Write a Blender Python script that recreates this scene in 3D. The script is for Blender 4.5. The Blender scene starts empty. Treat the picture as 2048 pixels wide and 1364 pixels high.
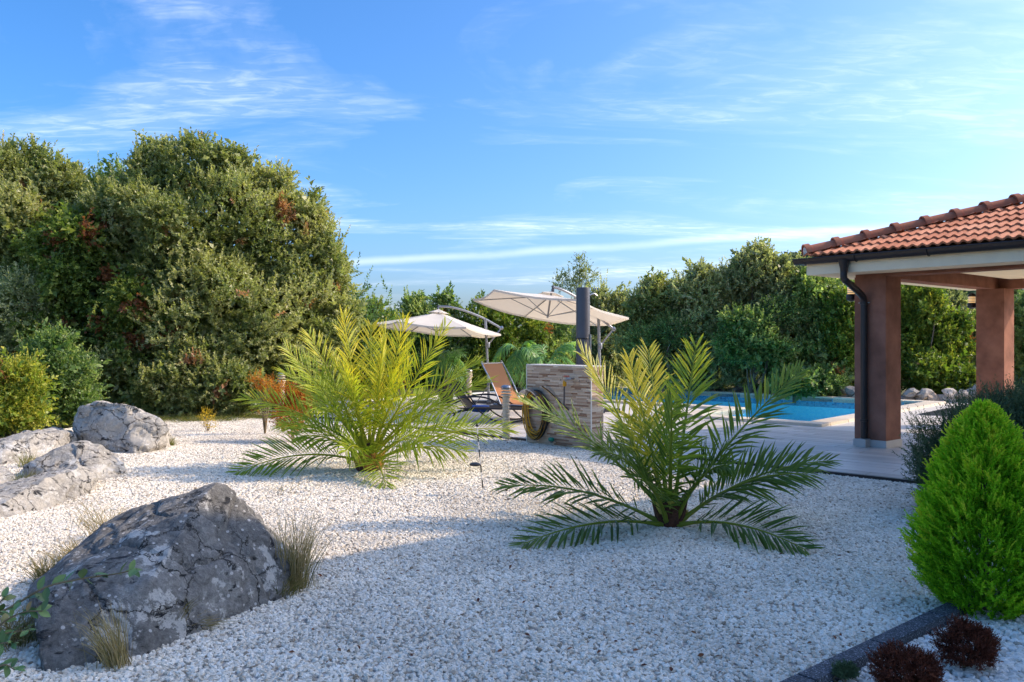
import bpy, bmesh, math, random
import numpy as np
from mathutils import Vector, Matrix, noise as mnoise

random.seed(7)
rng = np.random.default_rng(11)
R = math.radians
scene = bpy.context.scene
col = scene.collection

# ------------------------------------------------------------------ camera, sky, sun, exposure
EYE = 1.4
FPX = 1655.0                      # focal length in pixels of a 2048 px wide frame
cd = bpy.data.cameras.new('camera')
cd.sensor_width = 36.0
cd.lens = 36.0 * FPX / 2048.0
cd.clip_start = 0.05
cd.clip_end = 3000
cam = bpy.data.objects.new('camera', cd)
cam.location = (0, 0, EYE)
cam.rotation_euler = (R(90), 0, 0)
col.objects.link(cam)
scene.camera = cam

SUN_AZ = R(83.0)                  # from +Y (view direction) towards +X (right)
SUN_EL = R(35.0)
sd = Vector((math.sin(SUN_AZ) * math.cos(SUN_EL), math.cos(SUN_AZ) * math.cos(SUN_EL), math.sin(SUN_EL)))
sl = bpy.data.lights.new('sun', 'SUN')
sl.energy = 2.05
sl.angle = R(0.55)
sl.color = (1.0, 0.81, 0.60)
so = bpy.data.objects.new('sun', sl)
so.rotation_euler = sd.to_track_quat('Z', 'Y').to_euler()
so.location = (20, 5, 20)
col.objects.link(so)

world = bpy.data.worlds.new('World')
scene.world = world
world.use_nodes = True
wt = world.node_tree
wt.nodes.clear()


def N(t, kind, **kw):
    n = t.nodes.new(kind)
    for k, v in kw.items():
        setattr(n, k, v)
    return n


def build_world():
    t = wt
    L = t.links.new
    out = N(t, 'ShaderNodeOutputWorld')
    bg = N(t, 'ShaderNodeBackground')
    bg.inputs['Strength'].default_value = 0.15
    sky = N(t, 'ShaderNodeTexSky', sky_type='NISHITA')
    sky.sun_disc = False
    sky.sun_elevation = SUN_EL
    sky.sun_rotation = SUN_AZ
    sky.air_density = 0.8
    sky.dust_density = 3.0
    sky.ozone_density = 6.0
    tc = N(t, 'ShaderNodeTexCoord')
    # thin cirrus: project the view direction on a high plane so the streaks lie in perspective
    sep = N(t, 'ShaderNodeSeparateXYZ')
    L(tc.outputs['Generated'], sep.inputs[0])
    mx = N(t, 'ShaderNodeMath', operation='MAXIMUM')
    L(sep.outputs['Z'], mx.inputs[0]); mx.inputs[1].default_value = 0.0
    zz = N(t, 'ShaderNodeMath', operation='ADD')
    L(mx.outputs[0], zz.inputs[0]); zz.inputs[1].default_value = 0.09
    dx = N(t, 'ShaderNodeMath', operation='DIVIDE')
    dy = N(t, 'ShaderNodeMath', operation='DIVIDE')
    L(sep.outputs['X'], dx.inputs[0]); L(zz.outputs[0], dx.inputs[1])
    L(sep.outputs['Y'], dy.inputs[0]); L(zz.outputs[0], dy.inputs[1])
    cmb = N(t, 'ShaderNodeCombineXYZ')
    L(dx.outputs[0], cmb.inputs[0]); L(dy.outputs[0], cmb.inputs[1])
    mp = N(t, 'ShaderNodeMapping')
    mp.inputs['Rotation'].default_value = (0, 0, R(-20))
    mp.inputs['Scale'].default_value = (0.5, 1.0, 1)
    mp.inputs['Location'].default_value = (3.3, 1.55, 0)
    L(cmb.outputs[0], mp.inputs[0])
    n1 = N(t, 'ShaderNodeTexNoise')
    n1.inputs['Scale'].default_value = 1.0
    n1.inputs['Detail'].default_value = 9
    n1.inputs['Roughness'].default_value = 0.56
    n1.inputs['Distortion'].default_value = 1.1
    L(mp.outputs[0], n1.inputs['Vector'])
    r1 = N(t, 'ShaderNodeMapRange')
    r1.inputs['From Min'].default_value = 0.48
    r1.inputs['From Max'].default_value = 0.78
    L(n1.outputs['Fac'], r1.inputs['Value'])
    # a finer wispy layer
    mp2 = N(t, 'ShaderNodeMapping')
    mp2.inputs['Rotation'].default_value = (0, 0, R(-32))
    mp2.inputs['Scale'].default_value = (1.1, 3.2, 1)
    mp2.inputs['Location'].default_value = (1.0, 0.4, 0)
    L(cmb.outputs[0], mp2.inputs[0])
    n2 = N(t, 'ShaderNodeTexNoise')
    n2.inputs['Detail'].default_value = 7
    n2.inputs['Roughness'].default_value = 0.6
    n2.inputs['Distortion'].default_value = 0.9
    L(mp2.outputs[0], n2.inputs['Vector'])
    r2 = N(t, 'ShaderNodeMapRange')
    r2.inputs['From Min'].default_value = 0.46
    r2.inputs['From Max'].default_value = 0.80
    L(n2.outputs['Fac'], r2.inputs['Value'])
    m12 = N(t, 'ShaderNodeMath', operation='MULTIPLY')
    L(r1.outputs[0], m12.inputs[0])
    a2 = N(t, 'ShaderNodeMath', operation='MULTIPLY_ADD')
    L(r2.outputs[0], a2.inputs[0]); a2.inputs[1].default_value = 0.7; a2.inputs[2].default_value = 0.22
    L(a2.outputs[0], m12.inputs[1])
    # contrail: a thin band on a great circle rising to the right
    p = Vector(((700 - 1024), FPX, 682 - 528)).normalized()
    q = Vector(((1700 - 1024), FPX, 682 - 460)).normalized()
    nrm = p.cross(q).normalized()
    dot = N(t, 'ShaderNodeVectorMath', operation='DOT_PRODUCT')
    nv = N(t, 'ShaderNodeVectorMath', operation='NORMALIZE')
    L(tc.outputs['Generated'], nv.inputs[0])
    L(nv.outputs[0], dot.inputs[0]); dot.inputs[1].default_value = nrm
    nb = N(t, 'ShaderNodeTexNoise')
    nb.inputs['Scale'].default_value = 7.0
    nb.inputs['Detail'].default_value = 5
    L(tc.outputs['Generated'], nb.inputs['Vector'])
    wob = N(t, 'ShaderNodeMath', operation='MULTIPLY_ADD')
    L(nb.outputs['Fac'], wob.inputs[0]); wob.inputs[1].default_value = 0.012; wob.inputs[2].default_value = -0.006
    ad = N(t, 'ShaderNodeMath', operation='ADD')
    L(dot.outputs['Value'], ad.inputs[0]); L(wob.outputs[0], ad.inputs[1])
    ab = N(t, 'ShaderNodeMath', operation='ABSOLUTE')
    L(ad.outputs[0], ab.inputs[0])
    rb = N(t, 'ShaderNodeMapRange', interpolation_type='SMOOTHSTEP')
    rb.inputs['From Min'].default_value = 0.0
    rb.inputs['From Max'].default_value = 0.0075
    rb.inputs['To Min'].default_value = 0.30
    rb.inputs['To Max'].default_value = 0.0
    L(ab.outputs[0], rb.inputs['Value'])
    nb2 = N(t, 'ShaderNodeMapRange')
    nb2.inputs['From Min'].default_value = 0.3
    nb2.inputs['From Max'].default_value = 0.6
    nb2.inputs['To Min'].default_value = 0.45
    L(nb.outputs['Fac'], nb2.inputs['Value'])
    mb = N(t, 'ShaderNodeMath', operation='MULTIPLY')
    L(rb.outputs[0], mb.inputs[0]); L(nb2.outputs[0], mb.inputs[1])
    tot = N(t, 'ShaderNodeMath', operation='ADD', use_clamp=True)
    L(m12.outputs[0], tot.inputs[0]); L(mb.outputs[0], tot.inputs[1])
    sc_ = N(t, 'ShaderNodeMath', operation='MULTIPLY')
    L(tot.outputs[0], sc_.inputs[0]); sc_.inputs[1].default_value = 0.85
    mix = N(t, 'ShaderNodeMix', data_type='RGBA')
    L(sc_.outputs[0], mix.inputs['Factor'])
    hs_ = N(t, 'ShaderNodeHueSaturation')
    hs_.inputs['Saturation'].default_value = 1.22
    L(sky.outputs[0], hs_.inputs['Color'])
    L(hs_.outputs[0], mix.inputs['A'])
    mix.inputs['B'].default_value = (5.6, 5.8, 6.2, 1)
    L(mix.outputs['Result'], bg.inputs['Color'])
    L(bg.outputs[0], out.inputs[0])


build_world()
scene.view_settings.view_transform = 'Standard'
scene.view_settings.look = 'None'
scene.view_settings.exposure = 1.1
scene.view_settings.gamma = 1.0
scene.view_settings.use_curve_mapping = False
scene.render.engine = 'CYCLES'
scene.cycles.max_bounces = 8
scene.cycles.diffuse_bounces = 4
scene.cycles.glossy_bounces = 3
scene.cycles.transmission_bounces = 4
scene.cycles.transparent_max_bounces = 8
scene.cycles.caustics_reflective = False
scene.cycles.caustics_refractive = False
scene.cycles.use_denoising = True
scene.cycles.denoising_prefilter = 'ACCURATE'


# ------------------------------------------------------------------ helpers
def G(px, py, Z=0.0):
    """ground position (height Z) that stands at this spot of the 2048 px photograph"""
    y = (EYE - Z) * FPX / (py - 682.0)
    return Vector(((px - 1024.0) / FPX * y, y, Z))


def at(px, py, Y):
    """world position at distance Y"""
    return Vector(((px - 1024.0) / FPX * Y, Y, EYE + (682.0 - py) / FPX * Y))


PT = Vector((0.643, -0.766, 0))    # pavilion: along the front eave, towards the near right
PD = Vector((0.766, 0.643, 0))     # pavilion: depth
TE = Vector((0.735, -0.678, 0))    # terrace: along its edge
TN = Vector((0.678, 0.735, 0))     # terrace: inwards
UP = Vector((0, 0, 1))


def tag(o, label=None, cat=None, group=None, kind=None):
    if label: o['label'] = label
    if cat: o['category'] = cat
    if group: o['group'] = group
    if kind: o['kind'] = kind
    return o


def empty(name, loc, rz=0.0):
    o = bpy.data.objects.new(name, None)
    o.empty_display_size = 0.1
    o.location = loc
    o.rotation_euler = (0, 0, rz)
    col.objects.link(o)
    return o


def adopt(o, parent):
    """parent o, whose mesh is in world coordinates, keeping its place"""
    if parent is not None:
        o.parent = parent
        o.matrix_parent_inverse = world_matrix(parent).inverted()
    return o


def world_matrix(o):
    m = Matrix.LocRotScale(o.location, o.rotation_euler, o.scale)
    if o.parent is not None:
        m = world_matrix(o.parent) @ o.matrix_parent_inverse @ m
    return m


def link_mesh(name, me, mat, parent=None, local=False):
    o = bpy.data.objects.new(name, me)
    if mat is not None and len(me.materials) == 0:
        me.materials.append(mat)
    col.objects.link(o)
    if parent is not None:
        if local:
            o.parent = parent
        else:
            adopt(o, parent)
    return o


def np_mesh(name, v, f, tint=None, smooth=False):
    """v (N,3), f (M,k) -> mesh"""
    v = np.ascontiguousarray(v, dtype=np.float32)
    f = np.ascontiguousarray(f, dtype=np.int32)
    me = bpy.data.meshes.new(name)
    k = f.shape[1]
    me.vertices.add(len(v)); me.loops.add(f.size); me.polygons.add(len(f))
    me.vertices.foreach_set('co', v.ravel())
    me.loops.foreach_set('vertex_index', f.ravel())
    me.polygons.foreach_set('loop_start', np.arange(0, f.size, k, dtype=np.int32))
    me.polygons.foreach_set('loop_total', np.full(len(f), k, dtype=np.int32))
    if smooth:
        me.polygons.foreach_set('use_smooth', np.ones(len(f), dtype=bool))
    me.update(calc_edges=True)
    if tint is not None:
        a = me.attributes.new('tint', 'FLOAT', 'POINT')
        a.data.foreach_set('value', np.ascontiguousarray(tint, dtype=np.float32))
    return me


class MB:
    """collects simple shapes into one mesh"""
    def __init__(self):
        self.v = []; self.f = []; self.m = []; self.t = []

    def add(self, vs, fs, m=0, t=0.0):
        b = len(self.v)
        self.v += [Vector(x) for x in vs]
        self.t += [t] * len(vs)
        self.f += [tuple(b + i for i in f) for f in fs]
        self.m += [m] * len(fs)
        return self

    def box(self, c, s, X=Vector((1, 0, 0)), Y=Vector((0, 1, 0)), Z=UP, m=0, t=0.0):
        c = Vector(c); vs = []
        for k in (-.5, .5):
            for (a, b) in ((-.5, -.5), (.5, -.5), (.5, .5), (-.5, .5)):
                vs.append(c + X * (a * s[0]) + Y * (b * s[1]) + Z * (k * s[2]))
        return self.add(vs, [(3, 2, 1, 0), (4, 5, 6, 7), (0, 1, 5, 4), (1, 2, 6, 5), (2, 3, 7, 6), (3, 0, 4, 7)], m, t)

    def tube(self, pts, rad, n=8, m=0, caps=True, t=0.0, ring_m=None):
        pts = [Vector(p) for p in pts]
        if not hasattr(rad, '__len__'):
            rad = [rad] * len(pts)
        vs = []; prev = None
        for i, p in enumerate(pts):
            a = pts[max(i - 1, 0)]; b = pts[min(i + 1, len(pts) - 1)]
            T = (b - a).normalized()
            if prev is None:
                ref = UP if abs(T.z) < .9 else Vector((1, 0, 0))
                S = T.cross(ref).normalized()
            else:
                S = (prev - T * prev.dot(T)).normalized()
            prev = S
            B = T.cross(S)
            for k in range(n):
                an = 2 * math.pi * k / n
                vs.append(p + (S * math.cos(an) + B * math.sin(an)) * rad[i])
        fs = []; ms = []
        for i in range(len(pts) - 1):
            for k in range(n):
                fs.append((i * n + k, i * n + (k + 1) % n, (i + 1) * n + (k + 1) % n, (i + 1) * n + k))
                ms.append(ring_m[k] if ring_m else m)
        if caps:
            fs.append(tuple(reversed(range(n)))); ms.append(m)
            fs.append(tuple((len(pts) - 1) * n + k for k in range(n))); ms.append(m)
        b = len(self.v)
        self.v += vs; self.t += [t] * len(vs)
        self.f += [tuple(b + i for i in f) for f in fs]
        self.m += ms
        return self

    def lathe(self, base, prof, n=16, m=0, axis=UP, t=0.0):
        base = Vector(base)
        ref = Vector((1, 0, 0)) if abs(axis.x) < .9 else Vector((0, 1, 0))
        S = axis.cross(ref).normalized(); B = axis.cross(S)
        vs = []
        for (r, h) in prof:
            for k in range(n):
                an = 2 * math.pi * k / n
                vs.append(base + axis * h + (S * math.cos(an) + B * math.sin(an)) * r)
        fs = []
        for i in range(len(prof) - 1):
            for k in range(n):
                fs.append((i * n + k, i * n + (k + 1) % n, (i + 1) * n + (k + 1) % n, (i + 1) * n + k))
        fs.append(tuple(reversed(range(n))))
        fs.append(tuple((len(prof) - 1) * n + k for k in range(n)))
        return self.add(vs, fs, m, t)

    def mesh(self, name, smooth=False, bevel=0.0):
        me = bpy.data.meshes.new(name)
        me.from_pydata([tuple(x) for x in self.v], [], self.f)
        me.polygons.foreach_set('material_index', self.m)
        if smooth:
            me.polygons.foreach_set('use_smooth', [True] * len(self.f))
        if any(self.t):
            a = me.attributes.new('tint', 'FLOAT', 'POINT')
            a.data.foreach_set('value', self.t)
        bm = bmesh.new(); bm.from_mesh(me)
        bmesh.ops.recalc_face_normals(bm, faces=bm.faces)
        if bevel:
            bmesh.ops.bevel(bm, geom=[e for e in bm.edges if len(e.link_faces) == 2 and e.calc_face_angle(0) > .5],
                            offset=bevel, segments=2, affect='EDGES', clamp_overlap=True)
        bm.to_mesh(me); bm.free()
        me.update()
        return me

    def build(self, name, mat, parent=None, smooth=False, bevel=0.0, local=False):
        me = self.mesh(name, smooth, bevel)
        if isinstance(mat, (list, tuple)):
            for x in mat: me.materials.append(x)
            mat = None
        o = link_mesh(name, me, mat, parent, local)
        if smooth:
            try:
                me.set_sharp_from_angle(angle=R(40))
            except Exception:
                pass
        return o


def smoothpath(pts, n=8):
    """Catmull-Rom through pts"""
    pts = [Vector(p) for p in pts]
    P = [pts[0]] + pts + [pts[-1]]
    out = []
    for i in range(1, len(P) - 2):
        a, b, c, d = P[i - 1], P[i], P[i + 1], P[i + 2]
        for k in range(n):
            t = k / n
            out.append(0.5 * ((2 * b) + (c - a) * t + (2 * a - 5 * b + 4 * c - d) * t * t + (3 * b - a - 3 * c + d) * t ** 3))
    out.append(pts[-1])
    return out


# ------------------------------------------------------------------ materials
def mat_new(name):
    m = bpy.data.materials.new(name)
    m.use_nodes = True
    t = m.node_tree
    b = t.nodes['Principled BSDF']
    return m, t, b


def ramp(t, stops, interp='LINEAR'):
    r = N(t, 'ShaderNodeValToRGB')
    e = r.color_ramp.elements
    while len(e) < len(stops):
        e.new(0.5)
    for el, (p, c) in zip(e, stops):
        el.position = p
        el.color = (*c, 1)
    r.color_ramp.interpolation = interp
    return r


def noise_node(t, scale, detail=6, rough=.6, vec=None, dist=0.0):
    n = N(t, 'ShaderNodeTexNoise')
    n.inputs['Scale'].default_value = scale
    n.inputs['Detail'].default_value = detail
    n.inputs['Roughness'].default_value = rough
    n.inputs['Distortion'].default_value = dist
    if vec is not None:
        t.links.new(vec, n.inputs['Vector'])
    return n


def bump(t, b, height, strength, dist=0.01):
    n = N(t, 'ShaderNodeBump')
    n.inputs['Strength'].default_value = strength
    n.inputs['Distance'].default_value = dist
    t.links.new(height, n.inputs['Height'])
    t.links.new(n.outputs[0], b.inputs['Normal'])
    return n


def m_plain(name, colr, rough=.5, metal=0.0, var=.12, scale=12, bumps=0.0, bscale=150, spec=.4):
    m, t, b = mat_new(name)
    tc = N(t, 'ShaderNodeTexCoord')
    n = noise_node(t, scale, 5, .6, tc.outputs['Object'])
    lo = tuple(c * (1 - var) for c in colr); hi = tuple(min(c * (1 + var), 1) for c in colr)
    r = ramp(t, [(.3, lo), (.7, hi)])
    t.links.new(n.outputs['Fac'], r.inputs[0])
    t.links.new(r.outputs[0], b.inputs['Base Color'])
    b.inputs['Roughness'].default_value = rough
    b.inputs['Metallic'].default_value = metal
    b.inputs['Specular IOR Level'].default_value = spec
    if bumps:
        n2 = noise_node(t, bscale, 4, .6, tc.outputs['Object'])
        bump(t, b, n2.outputs['Fac'], bumps, .004)
    return m


def m_leaf(name, stops, transl=.32, rough=.5, spec=.35, tcol=None):
    """leaf material: colour by the leaf's own tint value"""
    m, t, b = mat_new(name)
    a = N(t, 'ShaderNodeAttribute', attribute_name='tint')
    r = ramp(t, stops)
    t.links.new(a.outputs['Fac'], r.inputs[0])
    t.links.new(r.outputs[0], b.inputs['Base Color'])
    b.inputs['Roughness'].default_value = rough
    b.inputs['Specular IOR Level'].default_value = spec
    tr = N(t, 'ShaderNodeBsdfTranslucent')
    g = N(t, 'ShaderNodeMix', data_type='RGBA', blend_type='MULTIPLY')
    g.inputs['Factor'].default_value = 1.0
    t.links.new(r.outputs[0], g.inputs['A'])
    g.inputs['B'].default_value = (*(tcol or (1.6, 1.7, .8)), 1)
    t.links.new(g.outputs['Result'], tr.inputs['Color'])
    mx = N(t, 'ShaderNodeMixShader')
    mx.inputs[0].default_value = transl
    t.links.new(b.outputs[0], mx.inputs[1])
    t.links.new(tr.outputs[0], mx.inputs[2])
    t.links.new(mx.outputs[0], t.nodes['Material Output'].inputs['Surface'])
    return m


def m_rock(name, warm=0.0, dark=1.0):
    m, t, b = mat_new(name)
    L = t.links.new
    tc = N(t, 'ShaderNodeTexCoord')
    V = tc.outputs['Object']

    def mixc(fac, a, colr):
        n = N(t, 'ShaderNodeMix', data_type='RGBA')
        L(fac, n.inputs['Factor']); L(a, n.inputs['A'])
        n.inputs['B'].default_value = (*colr, 1)
        return n.outputs['Result']

    def thr(src, lo, hi):
        r = ramp(t, [(lo, (0, 0, 0)), (hi, (1, 1, 1))]); L(src, r.inputs[0]); return r.outputs[0]

    def inv(src, lo, hi):
        r = ramp(t, [(lo, (1, 1, 1)), (hi, (0, 0, 0))]); L(src, r.inputs[0]); return r.outputs[0]

    big = noise_node(t, 2.2, 8, .66, V, .5)
    fine = noise_node(t, 26, 10, .78, V, .2)
    mm = N(t, 'ShaderNodeMix', data_type='FLOAT'); mm.inputs['Factor'].default_value = .55
    L(big.outputs['Fac'], mm.inputs['A']); L(fine.outputs['Fac'], mm.inputs['B'])
    cA = (.12 * dark, .114 * dark, .104 * dark)
    cB = (.30 * dark + .03 * warm, .288 * dark + .015 * warm, .262 * dark)
    cC = (.52 * dark ** .5 + .04 * warm, .495 * dark ** .5 + .015 * warm, .445 * dark ** .5 - .02 * warm)
    r1 = ramp(t, [(.36, cA), (.49, cB), (.63, cC)])
    L(mm.outputs['Result'], r1.inputs[0])
    c = r1.outputs[0]
    # crusty lichen: few large pale patches with ragged rims, many small dots
    l1 = noise_node(t, 4.5, 9, .72, V, .3)
    c = mixc(thr(l1.outputs['Fac'], .575, .60), c, (.68, .65, .59))
    vd = N(t, 'ShaderNodeTexVoronoi'); vd.inputs['Scale'].default_value = 30
    L(V, vd.inputs['Vector'])
    dots = N(t, 'ShaderNodeMath', operation='MULTIPLY')
    sx = N(t, 'ShaderNodeSeparateColor'); L(vd.outputs['Color'], sx.inputs[0])
    L(inv(vd.outputs['Distance'], .22, .30), dots.inputs[0]); L(thr(sx.outputs[0], .74, .76), dots.inputs[1])
    c = mixc(dots.outputs[0], c, (.66, .64, .60))
    # dark weathered hollows, elongated along the bedding
    mp = N(t, 'ShaderNodeMapping'); mp.inputs['Rotation'].default_value = (0, R(-32), 0); mp.inputs['Scale'].default_value = (.55, 1, 1.8)
    L(V, mp.inputs[0])
    p1 = noise_node(t, 9, 7, .66, mp.outputs[0], .4)
    pit = inv(p1.outputs['Fac'], .345, .40)
    c = mixc(pit, c, (.05, .05, .052))
    o1 = noise_node(t, 3.1, 5, .6, V, .8); o1.noise_dimensions = '4D'; o1.inputs['W'].default_value = 4.2
    c = mixc(thr(o1.outputs['Fac'], .71, .74), c, (.36, .20, .085))
    # cracks
    vc = N(t, 'ShaderNodeTexVoronoi', feature='DISTANCE_TO_EDGE'); vc.inputs['Scale'].default_value = 3.0
    wv = noise_node(t, 5, 6, .7, V)
    va = N(t, 'ShaderNodeVectorMath', operation='MULTIPLY_ADD'); va.inputs[1].default_value = (.22, .22, .22)
    L(wv.outputs['Color'], va.inputs[0]); L(V, va.inputs[2]); L(va.outputs[0], vc.inputs['Vector'])
    crk = inv(vc.outputs['Distance'], .004, .016)
    cm = N(t, 'ShaderNodeMath', operation='MULTIPLY'); L(crk, cm.inputs[0]); L(thr(big.outputs['Fac'], .42, .5), cm.inputs[1])
    c = mixc(cm.outputs[0], c, (.06, .057, .052))
    L(c, b.inputs['Base Color'])
    b.inputs['Roughness'].default_value = .9
    b.inputs['Specular IOR Level'].default_value = .2
    h1 = N(t, 'ShaderNodeMath', operation='MULTIPLY_ADD'); h1.inputs[1].default_value = -.5
    L(pit, h1.inputs[0]); L(fine.outputs['Fac'], h1.inputs[2])
    h2 = N(t, 'ShaderNodeMath', operation='MULTIPLY_ADD'); h2.inputs[1].default_value = -.7
    L(cm.outputs[0], h2.inputs[0]); L(h1.outputs[0], h2.inputs[2])
    h3 = N(t, 'ShaderNodeMath', operation='ADD'); L(h2.outputs[0], h3.inputs[0]); L(big.outputs['Fac'], h3.inputs[1])
    bump(t, b, h3.outputs[0], 1.0, .035)
    return m


def m_tint(name, stops, rough=.6, spec=.3, bumps=0.0, bscale=80, const=True):
    """colour by each piece's own tint, with a little grain"""
    m, t, b = mat_new(name)
    a = N(t, 'ShaderNodeAttribute', attribute_name='tint')
    r = ramp(t, stops, 'CONSTANT' if const else 'LINEAR')
    t.links.new(a.outputs['Fac'], r.inputs[0])
    tc = N(t, 'ShaderNodeTexCoord')
    n = noise_node(t, bscale, 5, .6, tc.outputs['Object'])
    mp = N(t, 'ShaderNodeMapRange')
    mp.inputs['To Min'].default_value = .75; mp.inputs['To Max'].default_value = 1.2
    t.links.new(n.outputs['Fac'], mp.inputs['Value'])
    mu = N(t, 'ShaderNodeMix', data_type='RGBA', blend_type='MULTIPLY')
    mu.inputs['Factor'].default_value = 1
    t.links.new(r.outputs[0], mu.inputs['A']); t.links.new(mp.outputs[0], mu.inputs['B'])
    t.links.new(mu.outputs['Result'], b.inputs['Base Color'])
    b.inputs['Roughness'].default_value = rough
    b.inputs['Specular IOR Level'].default_value = spec
    if bumps:
        bump(t, b, n.outputs['Fac'], bumps, .004)
    return m


def m_object_random(name, stops, rough=.7, spec=.3, bumps=.4, bscale=40, amt=.2):
    """colour by the object's own random number (tiles, stones, planks) with grain"""
    m, t, b = mat_new(name)
    oi = N(t, 'ShaderNodeObjectInfo')
    r = ramp(t, stops)
    t.links.new(oi.outputs['Random'], r.inputs[0])
    tc = N(t, 'ShaderNodeTexCoord')
    n = noise_node(t, bscale, 6, .65, tc.outputs['Object'])
    mp = N(t, 'ShaderNodeMapRange')
    mp.inputs['To Min'].default_value = 1 - amt * 1.6; mp.inputs['To Max'].default_value = 1 + amt * 1.6
    t.links.new(n.outputs['Fac'], mp.inputs['Value'])
    mu = N(t, 'ShaderNodeMix', data_type='RGBA', blend_type='MULTIPLY')
    mu.inputs['Factor'].default_value = 1
    t.links.new(r.outputs[0], mu.inputs['A']); t.links.new(mp.outputs[0], mu.inputs['B'])
    t.links.new(mu.outputs['Result'], b.inputs['Base Color'])
    b.inputs['Roughness'].default_value = rough
    b.inputs['Specular IOR Level'].default_value = spec
    if bumps:
        bump(t, b, n.outputs['Fac'], bumps, .006)
    return m


M = {}
M['rock_grey'] = m_rock('rock_grey', 0.0, .80)
M['rock_warm'] = m_rock('rock_warm', 1.3, 1.5)
M['stucco'] = m_plain('stucco_brown', (.28, .13, .088), .9, var=.30, scale=3.2, bumps=1.0, bscale=110, spec=.15)
M['cream'] = m_plain('cream_render', (.88, .75, .53), .9, var=.05, scale=5, bumps=.5, bscale=120, spec=.2)
M['plinth'] = m_plain('plinth_tile', (.50, .47, .43), .5, var=.06)
M['gutter'] = m_plain('gutter_metal', (.035, .03, .03), .38, metal=.3, var=.1)
M['tile'] = m_object_random('clay_tile', [(0, (.40, .135, .065)), (.5, (.50, .185, .095)), (1, (.58, .26, .15))], .75, .25, .35, 9, .30)
M['cap'] = m_object_random('clay_ridge_cap', [(0, (.40, .135, .07)), (1, (.50, .185, .10))], .7, .25, .3, 22, .2)
M['mortar'] = m_plain('mortar', (.55, .53, .5), .95, var=.15, scale=20, bumps=.6, bscale=60)
M['alu'] = m_plain('umbrella_metal', (.30, .30, .31), .4, metal=.7, var=.06)
M['shower'] = m_plain('shower_column_grey', (.085, .085, .095), .38, metal=.2, var=.08)
M['black'] = m_plain('black_plastic', (.015, .015, .016), .45, var=.2)
M['greymetal'] = m_plain('grey_metal', (.40, .40, .40), .35, metal=.8, var=.08)
M['blue_fabric'] = m_plain('blue_towel', (.02, .07, .28), .9, var=.25, scale=30, bumps=.5, bscale=200)
M['yellow'] = m_plain('yellow_plastic', (.62, .30, .01), .45, var=.08)
M['red'] = m_plain('red_plastic', (.5, .03, .02), .4, var=.08)
M['green_plastic'] = m_plain('green_plastic', (.02, .22, .14), .4, var=.08)
M['white_paint'] = m_plain('white_paint', (.72, .70, .66), .55, var=.06)
M['blue_lamp'] = m_plain('blue_lamp_head', (.03, .08, .25), .35, var=.1)
M['postwood'] = m_plain('post_wood', (.60, .50, .36), .8, var=.2, scale=18, bumps=.5, bscale=60)
M['rope'] = m_plain('rope', (.62, .53, .39), .9, var=.25, scale=60, bumps=.6, bscale=160)
M['pot'] = m_plain('beige_pot', (.55, .40, .22), .7, var=.12, bumps=.3)
M['bark'] = m_plain('bark', (.15, .12, .09), .95, var=.45, scale=9, bumps=1.0, bscale=30, spec=.1)
M['twig'] = m_plain('twig', (.20, .15, .08), .9, var=.25, scale=30)
M['amber'] = m_plain('amber_lamp_glass', (.75, .48, .2), .25, var=.08)
_b = M['amber'].node_tree.nodes['Principled BSDF']
_b.inputs['Emission Color'].default_value = (1.0, .62, .28, 1)
_b.inputs['Emission Strength'].default_value = .35
M['coping'] = m_object_random('coping_stone', [(0, (.58, .49, .37)), (1, (.68, .59, .46))], .6, .3, .2, 14, .08)
M['granite'] = m_plain('granite', (.05, .053, .06), .7, var=.2)
M['hosewhite'] = m_plain('wall_edge_trim', (.72, .68, .6), .6, var=.05)


def m_granite():
    m, t, b = mat_new('speckled_granite')
    tc = N(t, 'ShaderNodeTexCoord')
    v = N(t, 'ShaderNodeTexVoronoi')
    v.inputs['Scale'].default_value = 190
    t.links.new(tc.outputs['Object'], v.inputs['Vector'])
    r = ramp(t, [(0, (.018, .02, .024)), (.5, (.05, .055, .065)), (.78, (.13, .14, .16)), (.92, (.34, .36, .40))], 'LINEAR')
    t.links.new(v.outputs['Color'], r.inputs[0])
    t.links.new(r.outputs[0], b.inputs['Base Color'])
    b.inputs['Roughness'].default_value = .75
    bump(t, b, v.outputs['Distance'], .6, .004)
    return m


M['granite'] = m_granite()


def m_fabric(name, colr, transl):
    m, t, b = mat_new(name)
    tc = N(t, 'ShaderNodeTexCoord')
    n = noise_node(t, 5, 5, .6, tc.outputs['Object'])
    r = ramp(t, [(.3, tuple(c * .93 for c in colr)), (.7, colr)])
    t.links.new(n.outputs['Fac'], r.inputs[0])
    t.links.new(r.outputs[0], b.inputs['Base Color'])
    b.inputs['Roughness'].default_value = .9
    b.inputs['Specular IOR Level'].default_value = .1
    tr = N(t, 'ShaderNodeBsdfTranslucent')
    tr.inputs['Color'].default_value = (.75, .62, .45, 1)
    mx = N(t, 'ShaderNodeMixShader'); mx.inputs[0].default_value = transl
    t.links.new(b.outputs[0], mx.inputs[1]); t.links.new(tr.outputs[0], mx.inputs[2])
    t.links.new(mx.outputs[0], t.nodes['Material Output'].inputs['Surface'])
    n2 = noise_node(t, 400, 2, .5, tc.outputs['Object'])
    bump(t, b, n2.outputs['Fac'], .15, .002)
    return m


M['canvas'] = m_fabric('umbrella_canvas', (.80, .75, .66), .30)
M['sling_brown'] = m_fabric('brown_sling', (.45, .20, .09), .25)
M['sling_black'] = m_fabric('black_sling', (.02, .02, .022), .03)


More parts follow.
